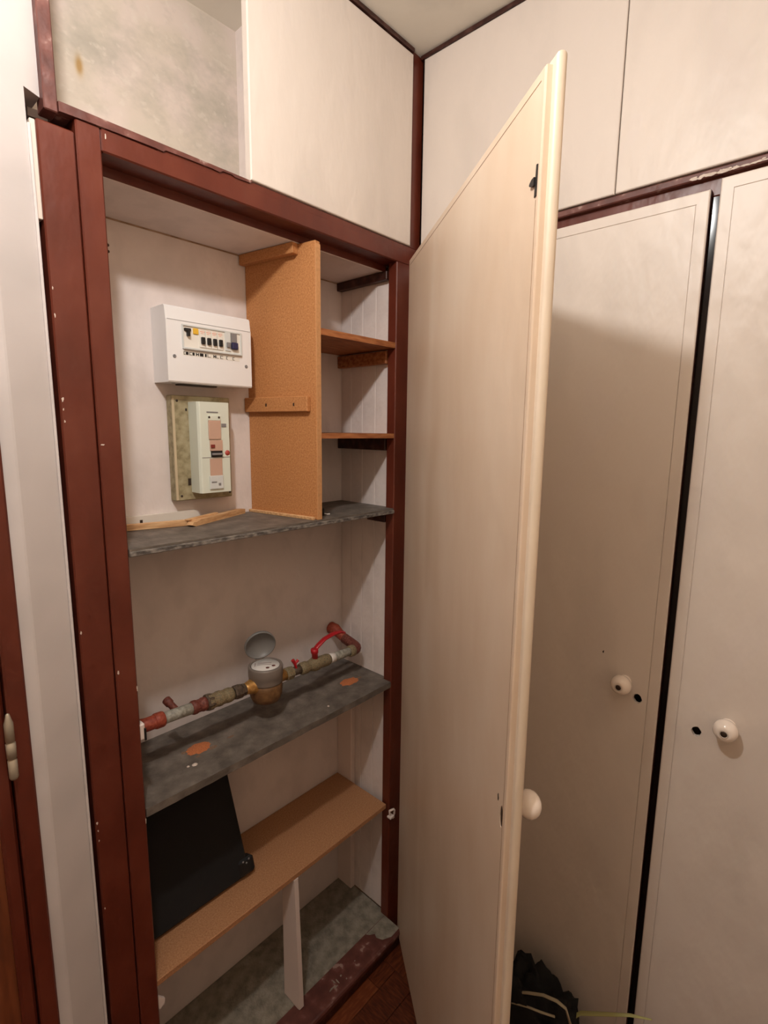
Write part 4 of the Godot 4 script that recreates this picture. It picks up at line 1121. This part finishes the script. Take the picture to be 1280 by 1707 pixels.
# ------------------------------------------------------------------ loose things
func loose_things():
	# white slotted trunking offcut against the back wall
	var c := thing("cable_trunking", "short white length of slotted trunking lying against the back wall on the upper slate shelf", "trunking", Vector3(-0.66, 1.3612, -0.215))
	var st := begin()
	add_prism(st, [Vector2(-0.786, 1.3612), Vector2(-0.535, 1.3612), Vector2(-0.551, 1.3825), Vector2(-0.786, 1.3825)], Transform3D(Basis(), Vector3(0, 0, -0.2215)), 0.012)
	part(c, "body", st, "trunking white")
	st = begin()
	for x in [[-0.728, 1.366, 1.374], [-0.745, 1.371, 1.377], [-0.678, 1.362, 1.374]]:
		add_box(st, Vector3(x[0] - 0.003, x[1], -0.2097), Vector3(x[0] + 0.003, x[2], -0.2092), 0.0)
	part(c, "slot", st, "screw and hole shade")  # flat dark boxes painted as the shade inside the trunking openings
	# brown timber lath in front of it
	var a := Vector3(-0.785, 1.3612, -0.190)
	var b := Vector3(-0.585, 1.3612, -0.143)
	var d := (b - a).normalized()
	var t := Transform3D(Basis(d, Vector3.UP, d.cross(Vector3.UP)), a)
	c = thing("timber_lath", "straight brown timber lath lying in front of the white trunking", "lath", a.lerp(b, 0.5))
	part(c, "lath", box(Vector3(0, 0.0, -0.004), Vector3((b - a).length(), 0.013, 0.008), 0.0008, t), "pine wood")
	# broken lath lying askew
	a = Vector3(-0.612, 1.3612, -0.126)
	b = Vector3(-0.425, 1.3612, -0.2125)
	d = (b - a).normalized()
	t = Transform3D(Basis(d, Vector3.UP, d.cross(Vector3.UP)), a)
	c = thing("timber_lath", "broken pale timber lath lying askew below the olive board", "lath", a.lerp(b, 0.5))
	st = begin()
	var n := (b - a).length()
	add_prism(st, [Vector2(0.0, 0.004), Vector2(0.012, 0.0), Vector2(0.05, 0.0), Vector2(n, 0.0), Vector2(n, 0.011), Vector2(n * 0.9, 0.013), Vector2(n * 0.45, 0.012), Vector2(0.03, 0.0125), Vector2(0.015, 0.0095), Vector2(0.006, 0.010)], Transform3D(t.basis, t * Vector3(0, 0, -0.006)), 0.015)
	part(c, "lath", st, "pine wood")
	st = begin()
	add_box(st, Vector3(0.006, 0.0118, -0.016), Vector3(n * 0.55, 0.0150, -0.005), 0.0008, t)
	part(c, "splinter", st, "pine wood")
	# a small black plug by the divider
	c = thing("cable_plug", "tiny black cable plug on the upper slate shelf right of the divider", "plug", Vector3(-0.305, 1.3612, -0.045))
	part(c, "plug", box(Vector3(-0.311, 1.3612, -0.054), Vector3(-0.299, 1.379, -0.040), 0.002), "black plastic")
	part(c, "prong", sweep([Vector3(-0.300, 1.366, -0.045), Vector3(-0.290, 1.363, -0.042), Vector3(-0.283, 1.3632, -0.04)], [0.0016], 8), "dial white")
	# black flat case leaning back under the lower slate shelf
	var foot := Vector3(-0.80, 0.4612, -0.098)
	var up := Vector3(0, 0.232, -0.088).normalized()
	t = Transform3D(Basis(Vector3(1, 0, 0), up, Vector3(1, 0, 0).cross(up)), foot)
	c = thing("black_case", "flat black case leaning against the back on the chipboard shelf", "case", Vector3(-0.65, 0.4612, -0.1))
	part(c, "panel", box(Vector3(0.006, 0.004, 0.0), Vector3(0.282, 0.325, 0.020), 0.006, t), "black fabric")
	st = begin()
	add_box(st, Vector3(0.256, 0.0055, -0.004), Vector3(0.298, 0.045, 0.026), 0.006, t)
	part(c, "corner_guard", st, "black vinyl", "thick black corner guard")
	st = begin()
	for q in [Vector3(0.268, 0.040, 0.026), Vector3(0.284, 0.040, 0.026), Vector3(0.276, 0.034, 0.026)]:
		add_lathe(st, [[0.0024, 0.0], [0.002, 0.001], [0.0, 0.0014]], Transform3D(Basis(t.basis.x, t.basis.z, -t.basis.y), t * q), 10)
	part(c, "rivet", st, "grey plastic")
	# white board offcut standing under the chipboard shelf
	c = thing("white_offcut", "white painted board offcut standing upright under the chipboard shelf", "board", Vector3(-0.437, 0.0645, -0.02))
	st = begin()
	add_prism(st, [Vector2(-0.055, 0.0652), Vector2(0.0, 0.0652), Vector2(0.008, 0.0668), Vector2(0.012, 0.071), Vector2(-0.0035, 0.4455), Vector2(-0.055, 0.4455)], Transform3D(Basis(Vector3(0, 0, 1), Vector3(0, 1, 0), Vector3(-1, 0, 0)), Vector3(-0.428, 0, 0)), 0.0125)
	part(c, "board", st, "white offcut")
	bag()

func bag():
	# black bag slumped on the floor between the open door and the wardrobe
	var c := thing("black_bag", "slumped black bag on the floor behind the open door, with pale handles", "bag", Vector3(-0.15, 0, 0.52))
	var st := begin()
	st.set_smooth_group(1)
	var n := 40
	var m := 18
	var rng := noise(2.2, FastNoiseLite.TYPE_SIMPLEX_SMOOTH, 8, 3)
	var pts := []
	for i in m + 1:
		var row := []
		var f := PI * 0.5 * i / m
		for k in n:
			var a := TAU * k / n
			var dir := Vector3(cos(a) * cos(f), sin(f), sin(a) * cos(f))
			var k2 := 1.0 + 0.20 * rng.get_noise_3d(dir.x * 0.9 + 4, dir.y * 0.9, dir.z * 0.9) + 0.10 * rng.get_noise_3d(dir.x * 3.0, dir.y * 3.0 + 9, dir.z * 3.0)
			var y := pow(maxf(sin(f), 0.0), 0.62)
			row.append(Vector3(-0.100 + signf(dir.x) * pow(absf(dir.x), 0.8) * 0.080 * k2, 0.001 + y * 0.272 * k2, 0.475 + signf(dir.z) * pow(absf(dir.z), 0.75) * 0.125 * k2 + y * 0.03))
		pts.append(row)
	for i in m:
		for k in n:
			var k2 := (k + 1) % n
			var mid: Vector3 = (pts[i][k] + pts[i + 1][k2]) * 0.5
			quad(st, pts[i][k], pts[i][k2], pts[i + 1][k2], pts[i + 1][k], mid - Vector3(-0.100, 0.0, 0.49))
	st.set_smooth_group(-1)
	part(c, "sack", st, "black fabric")
	part(c, "handle", sweep([Vector3(-0.12, 0.20, 0.44), Vector3(-0.15, 0.248, 0.464), Vector3(-0.15, 0.275, 0.498), Vector3(-0.15, 0.300, 0.534), Vector3(-0.15, 0.312, 0.566), Vector3(-0.148, 0.308, 0.586), Vector3(-0.13, 0.255, 0.592)], [0.0042], 10, 0.6, Vector3.UP), "strap pale", "pale cord handle")
	part(c, "handle", sweep([Vector3(-0.13, 0.20, 0.44), Vector3(-0.158, 0.225, 0.465), Vector3(-0.160, 0.250, 0.503), Vector3(-0.158, 0.262, 0.535), Vector3(-0.14, 0.255, 0.56)], [0.003], 10, 0.6, Vector3.UP), "strap pale")
	# yellowish strap tail reaching across the wardrobe foot
	part(c, "strap", sweep([Vector3(-0.10, 0.235, 0.585), Vector3(-0.09, 0.252, 0.600), Vector3(-0.09, 0.298, 0.654), Vector3(-0.09, 0.338, 0.701), Vector3(-0.09, 0.364, 0.742)], [0.006, 0.0065, 0.006, 0.0045, 0.002], 10, 0.35, Vector3.UP), "tape green", "thin yellowish strap tail across the wardrobe foot")
	part(c, "strap", sweep([Vector3(-0.12, 0.245, 0.585), Vector3(-0.13, 0.255, 0.606), Vector3(-0.135, 0.24, 0.628), Vector3(-0.14, 0.17, 0.64), Vector3(-0.15, 0.06, 0.64), Vector3(-0.155, 0.003, 0.64)], [0.0042], 10, 0.5, Vector3.UP), "strap pale")

func ceiling_lamp():
	# the hall's lamp, out of frame above the camera
	var at := Vector3(-1.05, 2.32, 0.55)
	var c := thing("ceiling_lamp", "round white globe lamp on a short stem under the hall ceiling", "lamp", Vector3(at.x, HIGH, at.z))
	part(c, "ceiling_rose", lathe([[0.0, HIGH - 0.001], [0.05, HIGH - 0.001], [0.048, HIGH - 0.012], [0.022, HIGH - 0.02], [0.012, HIGH - 0.03], [0.012, HIGH - 0.10], [0.026, HIGH - 0.105], [0.026, HIGH - 0.135], [0.0, HIGH - 0.135]], Transform3D(Basis(), Vector3(at.x, 0, at.z)), 28), "unit white")
	var st := begin()
	var p := []
	for i in 17:
		var f := PI * i / 16 - PI / 2
		p.append([0.035 * cos(f), at.y + 0.035 * sin(f)])
	add_lathe(st, p, Transform3D(Basis(), Vector3(at.x, 0, at.z)), 28)
	var glow := plain("bulb glow", c8(255, 240, 225), 0.4)
	glow.emission_enabled = true
	glow.emission = Color(1.0, 0.99, 0.975)
	glow.emission_energy_multiplier = 4.0
	part(c, "bulb", st, "bulb glow")
